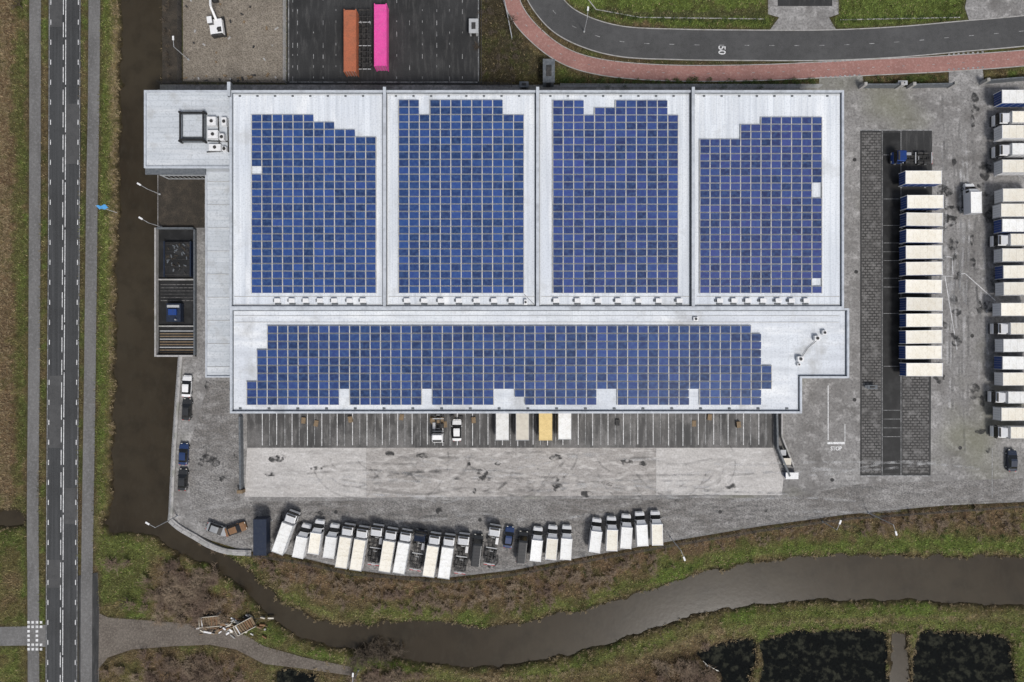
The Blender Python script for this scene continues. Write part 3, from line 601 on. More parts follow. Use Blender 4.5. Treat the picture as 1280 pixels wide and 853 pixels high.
for (a,b) in((293,477),(486,668),(677,862),(871,1049)):
    xa,xb=W(a,0,ZR)[0],W(b,0,ZR)[0]
    for py in (119,371,381):
        y=W(0,py,ZR)[1]; mb.box(xa,xb,y-.06,y+.06,ZR,ZR+.07,M['frame'])
xa,xb=W(293,0,ZR)[0],W(1050,0,ZR)[0]
for py in(395,403): y=W(0,py,ZR)[1]; mb.box(xa,xb,y-.05,y+.05,ZR-.2,ZR-.12,M['frame'])
mb.obj('roof_seams',parent=wh)
mb=MB()
for px in list(range(300,475,22))+list(range(495,665,22))+list(range(688,860,22))+list(range(880,1045,22)):
    x,y=W(px,118,ZR); mb.box(x-.2,x+.2,y-.5,y-.2,ZR,ZR+.12,M['capdark'])
for px in range(300,1000,36):
    x,y=W(px,511,ZR); mb.box(x-.25,x+.25,y-.15,y+.15,ZR-.2,ZR-.05,M['capdark'])
mb.obj('roof_outlets',parent=wh)
def vent(w=.95,d=.65,h=.5):
    mb=MB(); mb.box(-w/2,w/2,-d/2,d/2,0,h,M['hvac']); mb.box(-w/2-.08,w/2+.08,-d/2-.08,d/2+.08,h,h+.12,M['hvac']); mb.box(-w/2-.4,-w/2,-d/3,d/3,0,h*.6,M['capdark']); mb.box(-w/2-.1,w/2+.1,-d/2-.45,-d/2-.08,0,.1,M['capdark']); return mb
vm=None
for (a,b,nn) in((348,455,7),(508,640,7),(696,848,7),(900,1008,7)):
    for k in range(nn):
        x,y=W(a+(b-a)*k/(nn-1)+random.uniform(-1.5,1.5),376,ZR+.4)
        if vm is None: o=vent().obj('roof_vent',(x,y,ZR),parent=wh,bevel=.02); vm=o.data
        else: inst('roof_vent',vm,(x,y,ZR),random.uniform(-.03,.03),wh,.02)
def hvac(name,px,py,z,w,d,h,fans=1):
    x,y=W(px,py,z+h); mb=MB(); mb.box(-w/2,w/2,-d/2,d/2,.15,h,M['hvac']); mb.box(-w/2+.1,-w/2+.2,-d/2,d/2,0,.15,M['steel']); mb.box(w/2-.2,w/2-.1,-d/2,d/2,0,.15,M['steel'])
    for k in range(fans):
        cx=-w/2+w*(k+.5)/fans; r=min(w/fans,d)*.36; mb.cyl((cx,0,h),(cx,0,h+.1),r,r,M['steelgrey'],14); mb.cyl((cx,0,h+.1),(cx,0,h+.12),r*.85,r*.85,M['steel'],14)
    mb.obj(name,(x,y,z),random.uniform(-.05,.05),parent=wh,bevel=.015)
for a in((1022,423,ZR-.2,1.0,.9,.9),(1031,416,ZR-.2,.8,.8,.7),(1001,449,ZR-.2,1.1,.9,.9),(870,399,ZR-.2,.9,.7,.5),(657,378,ZR,.6,1.0,.6),(999,456,ZR-.2,.6,.5,.6)): hvac('rooftop_fan_unit',*a)
mb=MB()
for a,b in(((1001,449),(1010,435)),((1010,435),(1022,425)),((655,368),(670,383))):
    pa=W(*a,ZR); pb=W(*b,ZR); mb.cyl((*pa,ZR),(*pb,ZR),.04,.04,M['steel'],6)
mb.obj('roof_pipes',parent=wh)
mb=MB(); fr=MB()
nb=34; wx0,wx1=W(312,0,0)[0],x2-1
for k in range(nb):
    cx=wx0+1.6+(wx1-wx0-2.5)*k/(nb-1)
    mb.box(cx-1.2,cx+1.2,yb-.06,yb-.003,1.1,4.0,M['hvac']); fr.box(cx-1.5,cx-1.2,yb-.5,yb-.003,.9,4.3,M['steel']); fr.box(cx+1.2,cx+1.5,yb-.5,yb-.003,.9,4.3,M['steel']); fr.box(cx-1.5,cx+1.5,yb-.52,yb-.003,4.3,4.7,M['steel'])
    fr.box(cx-1.0,cx-.8,yb-.25,yb-.003,.6,1.05,M['tyre']); fr.box(cx+.8,cx+1.0,yb-.25,yb-.003,.6,1.05,M['tyre'])
mb.obj('dock_doors',parent=wh); fr.obj('dock_shelters',parent=wh)
mb=MB(); mb.box(x0+1,x2-.5,yb-.06,yb-.002,6.4,7.6,M['glass'])
for k in range(60): xx=x0+1+(x2-1.5-x0)*k/59; mb.box(xx-.04,xx+.04,yb-.1,yb-.062,6.4,7.6,M['frame'])
mb.obj('window_strip',parent=wh)
mb=MB(); xe=W(1055,0,ZP)[0]
for k in range(10): yy=ysplit+4+k*4.0; mb.box(xe+.003,xe+.07,yy-1.4,yy+1.4,0.05,4.0,M['hvac'])
mb.obj('side_doors',parent=wh)
mb=MB(); xs0=W(257,0,6)[0]; ys0=W(0,472,6)[1]; ys1=W(0,214,6)[1]
st=ccw([(xs0,ys0),(x0-.01,ys0),(x0-.01,ys1),(xs0,ys1)])
mb.prism(st,0,5.8,M['roof_annex'],M['wall']); parapet(mb,st,.25,5.5,6.1,M['parapet'])
for k in range(9):
    y=ys0+2+(ys1-ys0-4)*k/8; mb.box(xs0+.3,x0-.3,y-.05,y+.05,5.8,5.9,M['frame'])
mb.obj('side_wing',parent=wh)
an=root('office_annex'); ax0=W(180,0,9)[0]; ay0=W(0,210,9)[1]; ay1=W(0,113,9)[1]
ap=ccw([(ax0,ay0),(x0-.02,ay0),(x0-.02,ay1),(ax0,ay1)])
mb=MB(); mb.prism(ap,0,8.6,M['roof_annex'],M['wall']); parapet(mb,ap,.3,8.3,9,M['parapet'],M['parapet']); mb.obj('walls_and_roof',parent=an)
mb=MB()
mb.box(ax0-.05,x0-5.5,ay0-1.1,ay0-.03,8.2,8.5,M['capdark'])
for z in(1,4.6):
    mb.box(ax0+.6,x0-6.5,ay0-.06,ay0-.003,z,z+1.8,M['glass']); mb.box(ax0-.06,ax0-.003,ay0+.6,ay1-.6,z,z+1.8,M['glass'])
    for k in range(12):
        yy=ay0+.6+(ay1-ay0-1.2)*k/11; mb.box(ax0-.1,ax0-.062,yy-.05,yy+.05,z,z+1.8,M['frame']); xx=ax0+.6+(x0-7.1-ax0)*k/11; mb.box(xx-.05,xx+.05,ay0-.1,ay0-.062,z,z+1.8,M['frame'])
mb.obj('windows_and_canopy',parent=an)
mb=MB(); A=W(227,142,9); B=W(257,178,9)
mb.box(A[0],B[0],B[1],A[1],8.6,9.0,M['capdark']); mb.box(A[0]+.5,B[0]-.35,B[1]+1.0,A[1]-.35,9.0,9.4,M['roof_annex'])
for (u,v_) in((A[0],B[1]),(A[0],A[1]),(B[0],B[1]),(B[0],A[1])): mb.box(u-.16,u+.16,v_-.16,v_+.16,8.6,10,M['black_pit'])
mb.box(A[0],B[0],A[1]-.3,A[1],9.8,9.95,M['black_pit']); mb.box(A[0],B[0],B[1],B[1]+.4,9.8,9.95,M['black_pit']); mb.box(A[0],A[0]+.3,B[1]+.4,A[1]-.3,9.8,9.95,M['black_pit']); mb.box(B[0]-.2,B[0],B[1]+.4,A[1]-.3,9.8,9.95,M['black_pit'])
mb.obj('stair_enclosure',parent=an)
mb=MB()
for (px,py,w,d,h,) in((265,152,1.6,1.6,1.2),(266,168,1.9,1.5,1.0),(280,152,.9,1.5,1.0),(268,184,2.2,1.2,.8),(278,172,.8,1.2,1.3),(280,186,.8,.8,.9)):
    x,y=W(px,py,9.5); mb.box(x-w/2,x+w/2,y-d/2,y+d/2,8.6,8.6+h,M['hvac']); mb.cyl((x,y,8.6+h),(x,y,8.7+h),.32,.32,M['steel'],12)
for a,b in(((258,190),(284,188)),((272,145),(274,190)),((284,148),(285,190)),((259,176),(284,177))):
    pa=W(*a,9);pb=W(*b,9); mb.cyl((*pa,8.8),(*pb,8.8),.12,.12,M['steel'],6)
mb.obj('cooling_units',parent=an,bevel=.02)
# ---------------------------------------------------------------- solar arrays
def solar(x_0,y_0,x_1,y_1,nc,nr,keep,tint,zb):
    V=[];F=[];MI=[];UV=[];CC=[]
    zp=zb+.45; cw=(x_1-x_0)/nc; rh=(y_1-y_0)/nr
    for c in range(nc):
        cb=random.uniform(.88,1.12)
        for r in range(nr):
            px=x_0+(c+.5)*cw; py=y_0+(r+.5)*rh
            if not keep(px,py): continue
            x,y=W(px,py,zp); k=(H-zp)/H*S; w=cw*k/2-.055; d=rh*k/2-.07; jt=random.gauss(0,.004)
            x+=random.gauss(0,.012); tl=.10+jt
            def P(u,v_,z): return (x+u,y+v_,zp-.1+z+(v_/d)*tl*.5)
            o=len(V); V+= [P(-w,-d,-.04),P(w,-d,-.04),P(w,d,-.04),P(-w,d,-.04),P(-w,-d,0),P(w,-d,0),P(w,d,0),P(-w,d,0)]
            for f in((0,1,5,4),(1,2,6,5),(2,3,7,6),(3,0,4,7),(4,5,6,7)): F.append([i+o for i in f]); MI.append(0); UV+=[(0,0)]*4; CC+=[(0,0,0,1)]*4
            o=len(V); e=.035; V+=[P(-w+e,-d+e,.004),P(w-e,-d+e,.004),P(w-e,d-e,.004),P(-w+e,d-e,.004)]
            F.append([o,o+1,o+2,o+3]); MI.append(1); UV+=[(0,0),(1,0),(1,1),(0,1)]
            b=random.uniform(.55,1.4)*cb; q=random.random()
            cc=(tint[0]*b*(1+.4*q),tint[1]*b,tint[2]*b*(1+.1*q),1); CC+=[cc]*4
    me=bpy.data.meshes.new('solar_panel_array'); me.from_pydata(V,[],F); me.materials.append(M['frame']); me.materials.append(M['solar']); me.polygons.foreach_set('material_index',MI)
    uv=me.uv_layers.new(name='UVMap'); uv.data.foreach_set('uv',np.array(UV,dtype=np.float32).ravel())
    ca=me.color_attributes.new('Col','FLOAT_COLOR','CORNER'); ca.data.foreach_set('color',np.array(CC,dtype=np.float32).ravel())
    o=inst('solar_panel_array',me)
    mb=MB()
    for c in range(nc+1):
        pxx=x_0+c*cw; pys=[y_0+(r+.5)*rh for r in range(nr) if keep(min(max(pxx,x_0+1),x_1-1)-(.5 if c==nc else -.5),y_0+(r+.5)*rh)]
        if not pys: continue
        ya=W(0,min(pys)-rh/2,zb+.4)[1]; yb2=W(0,max(pys)+rh/2,zb+.4)[1]; xx=W(pxx,0,zb+.4)[0]; mb.box(xx-.05,xx+.05,yb2,ya,zb+.02,zb+.31,M['railm'])
    mb.obj('mounting_rails',parent=o)
def k1(px,py):
    top=143 if px<392 else 152 if px<418 else 161 if px<444 else 170
    if py<top: return False
    if px<327 and 210<py<221: return False
    return True
solar(314,143,470,367,12,24,k1,(.013,.042,.155),ZR)
def k2(px,py):
    top=124 if px<523 else 143 if px<536 else 124 if px<628 else 143
    return py>top
solar(498,124.5,655,367,12,26,k2,(.013,.042,.155),ZR)
def k3(px,py):
    top=125 if px<730 else 143 if px<743 else 134 if px<769 else 125 if px<835 else 143
    return py>top
solar(691,125,848,367,12,26,k3,(.020,.040,.15),ZR)
def k4(px,py):
    top=172 if px<925 else 155 if px<950 else 146
    if px>1014 and (232<py<251 or 344<py<362): return False
    return py>top
solar(875,146,1028,367,12,24,k4,(.022,.037,.135),ZR)
def k5(px,py):
    if px<320: return py>477
    if px<333: return py>437
    if px>952: return 457<py<487
    if px>940: return py>417
    if py>487:
        for a,b in((424,437),(528,542),(622,648),(740,768),(860,874)):
            if a<=px<=b: return False
    if py>497 and 648<px<661: return False
    return True
solar(308,407,965,507,51,10,k5,(.016,.040,.14),ZR-.2)
# ---------------------------------------------------------------- vehicles (front = +Y, origin on ground at centre)
def wheels(mb,ys_,hw,r=.48,w=.32):
    for y in ys_:
        for s in(-1,1):
            xo=s*hw; mb.cyl((xo,y,r),(xo-s*w,y,r),r,r,M['tyre'],16); mb.cyl((xo+s*.01,y,r),(xo,y,r),r*.5,r*.5,M['steelgrey'],10)
def cabin(mb,y0,y1,hw,zt,mt,deflect=True):
    R=[];zb=.55
    prof=[(y0,zb,zt-.05,hw*.98),(y0+.25,zb,zt,hw),(y1-.75,zb,zt,hw),(y1-.28,zb,zt-.22,hw*.97),(y1-.08,zb,zt*.56,hw*.97),(y1,zb,zt*.5,hw*.94),(y1,zb,zb+.05,hw*.94)]
    n=8
    for y,z0,z1,w in prof:
        zm=z0+(z1-z0)*.5; R.append([(-w,y,z0),(-w,y,zm),(-w*.98,y,z1-.12),(-w*.86,y,z1),(w*.86,y,z1),(w*.98,y,z1-.12),(w,y,zm),(w,y,z0)])
    vs=[p for r in R for p in r]; paint=[];gl=[]
    for i in range(len(R)-1):
        for k in range(n):
            f=(i*n+k,i*n+(k+1)%n,(i+1)*n+(k+1)%n,(i+1)*n+k)
            if (i==3 and k in(2,3,4)) or (i in(1,2) and k in(1,5) ): gl.append(f)
            else: paint.append(f)
    mb.add(vs,paint+[tuple(range(n)),tuple(range(len(vs)-1,len(vs)-n-1,-1))],mt); mb.add(vs,gl,M['glass'])
    for s in(-1,1):
        mb.box(min(s*hw,s*(hw+.22)),max(s*hw,s*(hw+.22)),y1-.35,y1-.22,zt*.55,zt*.82,M['steel'])
        mb.box(s*hw*.75-.2,s*hw*.75+.2,y1-.01,y1+.03,.75,.95,M['light'])
    mb.box(-hw*.95,hw*.95,y1-.25,y1+.08,.35,.62,M['steel'])
    mb.box(-hw*.8,hw*.8,y1-.66,y1-.34,zt-.02,zt+.07,M['steel'])
    if deflect:
        w=hw*.85; mb.add([(-w,y0+.1,zt),(w,y0+.1,zt),(w,y1-.8,zt),(-w,y1-.8,zt),(-w*.9,y0+.1,zt+.45),(w*.9,y0+.1,zt+.45)],[(3,2,5,4),(0,3,4),(1,5,2),(0,4,5,1)],mt)
def chassis(mb,y0,y1):
    for s in(-1,1): mb.box(s*.42-.06,s*.42+.06,y0,y1,.75,1.0,M['steel'])
    n=int((y1-y0)/.9)
    for k in range(n+1): y=y0+(y1-y0)*k/n; mb.box(-.42,.42,y-.05,y+.05,.8,.95,M['steelgrey'] if k%3==0 else M['steel'])
def mudg(mb,ys_,hw):
    for y in ys_:
        for s in(-1,1): mb.box(min(s*hw,s*(hw-.42)),max(s*hw,s*(hw-.42)),y-.55,y+.55,1.02,1.06,M['steel'])
def boxbody(mb,y0,y1,hw,z0,z1,side,top,trim):
    mb.box(-hw,hw,y0,y1,z0,z1,side,top=top)
    for s in(-1,1): mb.box(s*hw-.04 if s>0 else -hw-.03,s*hw+.03 if s>0 else -hw+.04,y0+.08,y1-.08,z1-.12,z1+.035,trim)
    mb.box(-hw-.03,hw+.03,y0-.03,y0+.08,z1-.15,z1+.04,trim); mb.box(-hw-.03,hw+.03,y1-.08,y1+.03,z1-.15,z1+.04,trim)
    n=max(3,int((y1-y0)/1.2))
    for k in range(1,n): y=y0+(y1-y0)*k/n; mb.box(-hw+.05,hw-.05,y-.025,y+.025,z1,z1+.025,top)
    for s in(-1,1):
        for y in(y0,y1): mb.box(s*hw-.06,s*hw+.06,y-.06,y+.06,z0-.1,z1+.05,trim)
    for xx in(-.7,-.2,.2,.7): mb.box(xx-.02,xx+.02,y0-.08,y0-.03,z0+.1,z1-.2,M['steelgrey'])
    for s in(-1,1):
        for k in range(1,5): y=y0+(y1-y0)*k/5; mb.box(s*hw-.02 if s>0 else -hw-.025,s*hw+.025 if s>0 else -hw+.02,y-.03,y+.03,z0,z1-.15,trim)
cache={}
def veh(kind):
    if kind in cache: return cache[kind]
    mb=MB(); k=kind.split(':'); t=k[0]; c=[M[q] for q in k[1:]]
    if t=='boxtruck':
        chassis(mb,-4.0,2.2); cabin(mb,2.3,4.1,1.08,2.75,c[0]); boxbody(mb,-4.0,2.05,1.13,1.15,3.4,c[1],c[2],M['steelgrey']); wheels(mb,[-2.4,3.2],1.10); mudg(mb,[-2.4],1.12); mb.box(.55,1.05,.2,1.4,.45,1.0,M['tank'])
    elif t=='chassistruck':
        chassis(mb,-4.0,2.3); cabin(mb,2.3,4.1,1.1,2.75,c[0]); wheels(mb,[-2.9,-1.6,3.2],1.12); mudg(mb,[-2.9,-1.6],1.14); mb.box(.55,1.1,.2,1.5,.45,1.0,M['tank']); mb.box(-1.1,-.55,.4,1.3,.45,1.0,M['steel'])
        for y in(-3.8,-.6,1.9): mb.box(-1.1,1.1,y-.09,y+.09,1.02,1.12,M['steelgrey'])
        mb.box(-1.1,1.1,-4.15,-4.05,.5,.75,M['redlens'])
    elif t=='swap':
        L=3.5; boxbody(mb,-L,L,1.25,1.2,3.5,c[0],c[1],c[0] if len(c)<3 else c[2])
        for s in(-1,1):
            for y in(-2.4,2.4):
                mb.box(s*1.12-.06,s*1.12+.06,y-.06,y+.06,.06,1.2,M['steelgrey']); mb.box(s*1.12-.16,s*1.12+.16,y-.16,y+.16,.01,.05,M['steelgrey'])
            mb.box(s*.5-.07,s*.5+.07,-L,L,1.0,1.18,M['steel'])
    elif t=='container':
        L=6.05; hw=1.22; col=c[0]
        mb.box(-hw+.05,hw-.05,-L+.05,L-.05,.35,2.85,col)
        n=40
        for i in range(n):
            y=-L+.15+(2*L-.3)*(i+.25)/n; h=(2*L-.3)/n*.5
            for s in(-1,1): mb.box(s*hw-.05 if s>0 else -hw,s*hw if s>0 else -hw+.05,y,y+h,.45,2.75,col)
            mb.box(-hw+.12,hw-.12,y,y+h,2.85,2.885,col)
        for s in(-1,1):
            mb.box(s*hw-.07,s*hw+.01,-L,L,2.76,2.92,col) if s>0 else mb.box(-hw-.01,-hw+.07,-L,L,2.76,2.92,col)
            for y in(-L,L): mb.box(s*(hw-.08)-.1,s*(hw-.08)+.1,y-.1 if y<0 else y-.09,y+.1 if y<0 else y+.1,.3,2.95,col)
        for xx in(-.8,-.3,.3,.8): mb.box(xx-.025,xx+.025,-L-.06,-L+.05,.4,2.8,M['steelgrey'])
    elif t=='van':
        st=[(-3.0,2.2,.95),(-2.9,2.55,.99),(1.2,2.55,1.0),(1.55,2.4,1.0),(2.25,1.45,.98),(2.85,1.15,.94),(3.0,.8,.85)]; R=[]
        for y,zt,w in st:
            zb=.4; zm=min(1.35,zt-.12); R.append([(-w*.95,y,zb),(-w,y,zb+.3),(-w,y,zm),(-w*.86,y,zt-.04),(-w*.7,y,zt),(w*.7,y,zt),(w*.86,y,zt-.04),(w,y,zm),(w,y,zb+.3),(w*.95,y,zb)])
        n=10; vs=[p for r in R for p in r]; a=[];gl=[]
        for i in range(len(R)-1):
            for q in range(n):
                f=(i*n+q,i*n+(q+1)%n,(i+1)*n+(q+1)%n,(i+1)*n+q); (gl if (i==3 and q in(2,3,4,5,6)) else a).append(f)
        mb.add(vs,a+[tuple(range(n)),tuple(range(len(vs)-1,len(vs)-n-1,-1))],c[0]); mb.add(vs,gl,M['glass'])
        for s in(-1,1):
            mb.box(s*1.0-.012,s*1.0+.012,.7,1.5,1.38,2.0,M['glass']); mb.box(s*1.12-.12,s*1.12+.12,1.75,1.85,1.3,1.65,M['steel']); mb.box(s*.68-.15,s*.68+.15,2.9,3.0,.8,1.0,M['light']); mb.box(s*.9-.08,s*.9+.08,-3.03,-2.98,1.0,1.5,M['redlens'])
        for k2_ in range(6): y=-2.6+k2_*.65; mb.box(-.62,.62,y-.02,y+.02,2.55,2.58,c[0])
        wheels(mb,[-1.9,2.0],.98,.36,.24)
    elif t=='boxvan':
        boxbody(mb,-3.1,.95,1.04,.75,2.95,M['white'],c[1],M['white'])
        st=[(.95,2.15,.93),(1.5,2.2,.95),(1.75,2.1,.95),(2.4,1.35,.94),(2.95,1.1,.9),(3.1,.75,.82)]; R=[]
        for y,zt,w in st:
            zb=.4; zm=min(1.3,zt-.1); R.append([(-w*.95,y,zb),(-w,y,zm),(-w*.8,y,zt),(w*.8,y,zt),(w,y,zm),(w*.95,y,zb)])
        n=6; vs=[p for r in R for p in r]; a=[];gl=[]
        for i in range(len(R)-1):
            for q in range(n):
                f=(i*n+q,i*n+(q+1)%n,(i+1)*n+(q+1)%n,(i+1)*n+q); (gl if (i==2 and q in(1,2,3)) or (i==0 and q in(1,3)) else a).append(f)
        mb.add(vs,a+[tuple(range(n)),tuple(range(len(vs)-1,len(vs)-n-1,-1))],c[0]); mb.add(vs,gl,M['glass'])
        mb.add([(-.9,.96,2.2),(.9,.96,2.2),(.85,1.6,2.22),(-.85,1.6,2.22),(-.9,.96,2.8),(.9,.96,2.8)],[(3,2,5,4),(0,3,4),(1,5,2)],c[0])
        for s in(-1,1): mb.box(s*1.05-.13,s*1.05+.13,1.85,1.95,1.25,1.6,M['steel']); mb.box(s*.65-.14,s*.65+.14,3.0,3.1,.75,.95,M['light'])
        for s in(-1,1): mb.box(s*.35-.05,s*.35+.05,-3.0,1,.6,.74,M['steel'])
        wheels(mb,[-1.9,2.1],.96,.36,.24)
    elif t=='car':
        st=[(-2.15,.78,.80,.72,.6),(-2.0,.92,.98,.85,.64),(-1.6,.95,1.02,.88,.66),(-1.15,.97,1.40,.89,.6),(0,.95,1.46,.9,.62),(.4,.95,1.40,.9,.6),(1.1,.93,.98,.89,.7),(1.85,.78,.84,.86,.68),(2.15,.6,.64,.74,.58)]; R=[]
        for y,zl,zt,w,wt in st: R.append([(-w*.92,y,.28),(-w,y,.55),(-w,y,zl),(-wt,y,zt),(wt,y,zt),(w,y,zl),(w,y,.55),(w*.92,y,.28)])
        n=8; vs=[p for r in R for p in r]; a=[];gl=[]
        for i in range(len(R)-1):
            for q in range(n):
                f=(i*n+q,i*n+(q+1)%n,(i+1)*n+(q+1)%n,(i+1)*n+q); (gl if (i in(2,3,4,5) and q in(2,4)) or (i in(2,5) and q==3) else a).append(f)
        mb.add(vs,a+[tuple(range(n)),tuple(range(len(vs)-1,len(vs)-n-1,-1))],c[0]); mb.add(vs,gl,M['glass'])
        for s in(-1,1):
            mb.box(s*.98-.09,s*.98+.09,.75,.85,.9,1.05,c[0]); mb.box(s*.55-.15,s*.55+.15,2.05,2.14,.6,.72,M['light']); mb.box(s*.6-.12,s*.6+.12,-2.16,-2.08,.75,.88,M['redlens'])
        wheels(mb,[-1.35,1.35],.9,.32,.22)
    elif t=='trailer':
        for s in(-1,1): mb.box(s*.5-.07,s*.5+.07,-6,6,.95,1.25,M['steel'])
        for k_ in range(11): y=-5.8+k_*1.16; mb.box(-1.2,1.2,y-.07,y+.07,1.05,1.2,M['steelgrey'] if k_%4==0 else M['steel'])
        wheels(mb,[-4.6,-3.4,-2.2],1.22); mudg(mb,[-4.6,-3.4,-2.2],1.25); mb.box(-1.2,1.2,5.9,6.05,1.0,1.35,M['steel'])
        for s in(-1,1): mb.box(s*.9-.08,s*.9+.08,3.6,3.8,.05,1.0,M['steelgrey'])
    elif t=='farmtrailer':
        mb.box(-1.0,1.0,-2.0,2.0,.7,.85,M['wood']); wheels(mb,[-.5,.5],1.05,.38,.25)
        for s in(-1,1): mb.box(s*1.0-.05,s*1.0+.05,-2.0,2.0,.85,1.25,M['tan'])
        mb.box(-.95,.95,-2.05,-1.97,.85,1.25,M['tan']); mb.cyl((-.5,2,.75),(0,3.2,.6),.05,.05,M['steel'],6); mb.cyl((.5,2,.75),(0,3.2,.6),.05,.05,M['steel'],6)
        for q in range(7): yy=-1.6+q*.5; mb.cyl((-.85,yy,1.0),(.85,yy+random.uniform(-.2,.2),1.05),.13,.11,random.choice([M['wood'],M['hvac'],M['brown']]),7)
    o=mb.obj('tmp'); me=o.data; bpy.data.objects.remove(o); cache[kind]=me
    bm=bmesh.new(); bm.from_mesh(me); bmesh.ops.recalc_face_normals(bm,faces=bm.faces); bm.to_mesh(me); bm.free()
    return me
def place(name,kind,px,py,deg,zref=2.5,bevel=.03):
    x,y=W(px,py,zref); inst(name,veh(kind),(x,y,.06),math.radians(-deg),None,bevel)
bt='boxtruck:white:white:cream'; btw='boxtruck:white:white:whiteroof'; ch='chassistruck:white'; chd='chassistruck:navy'; bv='boxvan:white:whiteroof'; bvc='boxvan:white:cream'
row=[('box_truck',btw,357,666,20),('box_van',bv,377,677,12),('box_van',bvc,395,672,8),('box_van',bv,414,677,8),('box_truck',bt,431.5,683,9),('box_truck',bt,449.5,686,9),('chassis_truck',ch,468,684,8),('box_truck',bt,485.5,688,9),('box_truck',btw,503.5,690,10),('chassis_truck',chd,521.5,691,9),('box_truck',bt,540,694,9),('box_truck',btw,558.5,696,8),('chassis_truck',ch,577,695,7),('chassis_truck',ch,615,684,9),('box_van',bv,671,681,6),('box_van',bvc,690,679,5),('box_van',bv,708,679,4),('box_van',bv,745,670,7),('box_van',bvc,765,668,2),('box_van',bv,783,665,4),('box_van',bv,802,662,-3),('box_van',bvc,821,661,-1)]
for r in row: place(*r)
place('delivery_van','van:darkcar',596,690,6); place('delivery_van','van:darkcar',653,686,6); place('parked_car','car:carblue',636,672,8,1)
place('parked_car','car:silver',271,662,110,1); place('parked_car','car:brown',294,662,70,1)
for k_,(c_,px,py) in enumerate((('white',233,483),('darkcar',233,512),('carblue',229,568),('darkcar',228,600))): place('parked_car','car:'+c_,px,py,3,1)
place('cargo_container','swap:navy:navy',326,671,0,3)
for py in(222,252,274,295,315,336,358,380,401,421,441,462): place('swap_body_container','swap:blue:cream:white',1155.5+random.uniform(-1.2,1.2),py+random.uniform(-.5,.5),90+random.uniform(-.9,.9),3.5)
place('chassis_truck','chassistruck:blue',1144,196,-90,2)
place('box_van',bv,1218,247,-1)
for i,py in enumerate((244,263,282,300,319,340,361,387,411,432,454,474,518,541)):
    if i%5==3: place('box_truck','boxtruck:white:white:cream',1275,py,-90,3.2)
    else: place('swap_body_container','swap:%s:%s:steelgrey'%(random.choice(['blue','white','white']),random.choice(['cream','whiteroof','cream'])),1275+random.uniform(-2,2),py,90+random.uniform(-.9,.9),3.5)
place('box_truck',btw,1272,497,-90,3.2)
for py,kd in((121,'swap:blue:whiteroof:white'),(165,'swap:white:cream:white'),(208,'swap:white:cream:steelgrey')): place('swap_body_container',kd,1275,py,90,3.5)
place('box_truck',bt,1277,147,-90,3.2); place('box_truck',btw,1277,187,-90,3.2)
place('parked_car','car:navy',1266,576,0,1)
place('swap_body_container','swap:white:whiteroof:steelgrey',628,528,0,3.5); place('swap_body_container','swap:blue:tan:steelgrey',653,528,0,3.5); place('swap_body_container','swap:yellow:yellow:yellow',682,528,0,3.5); place('swap_body_container','swap:white:whiteroof:steelgrey',706,527,0,3.5)
place('chassis_truck',ch,547,528,180,2); place('parked_car','car:white',571,538,0,1)
place('shipping_container','container:orange',437.5,51,0,2.9); place('shipping_container','container:pink',475.5,44,0,2.9); place('container_trailer','trailer',456,50,0,1.2)
place('farm_trailer','farmtrailer',306,783,62,1); place('farm_trailer','farmtrailer',262,777,85,1)
mb=MB()
for s in(-1,1):
    mb.box(s*1.05-.25,s*1.05+.25,-1.7,1.7,.15,.85,M['steel']); mb.cyl((s*1.05-.25,1.7,.5),(s*1.05+.25,1.7,.5),.35,.35,M['steel'],12); mb.cyl((s*1.05-.25,-1.7,.5),(s*1.05+.25,-1.7,.5),.35,.35,M['steel'],12)
    for k_ in range(14): y=-1.6+k_*.245; mb.box(s*1.05-.27,s*1.05+.27,y-.05,y+.05,.85,.9,M['tyre'])
mb.cyl((0,0,.85),(0,0,1.05),.7,.7,M['steel'],16); mb.box(-1.25,1.25,-1.9,1.0,1.05,2.0,M['white']); mb.box(-1.2,-.3,-.1,1.3,2.0,2.9,M['glass']); mb.box(-1.22,-.28,-.12,1.2,2.9,2.98,M['white']); mb.box(-1.1,1.1,-2.3,-1.9,1.1,2.1,M['steel'])
mb.cyl((.3,-1.2,2.0),(.3,-1.2,2.5),.1,.1,M['steel'],8); mb.box(.2,1.0,-1.6,-.6,2.0,2.06,M['steel'])
def beam(a,b,w,mt):
    a=Vector(a);b=Vector(b); mb.cyl(a,b,w,w*.8,mt,4)
beam((.2,.8,1.7),(.2,2.6,3.8),.32,M['white']); beam((.2,2.6,3.8),(.2,4.6,3.4),.28,M['white']); beam((.2,4.6,3.5),(.2,5.4,1.4),.22,M['white']); beam((.2,1.3,1.6),(.2,2.7,3.2),.09,M['tank'])
mb.box(-.35,.75,4.9,5.6,.5,1.3,M['steel'])
for k_ in range(5): mb.box(-.33+k_*.25,-.25+k_*.25,5.6,5.8,.45,.6,M['steelgrey'])
mb.obj('excavator',(*W(271,32,1.5),.05),math.radians(8),bevel=.03)
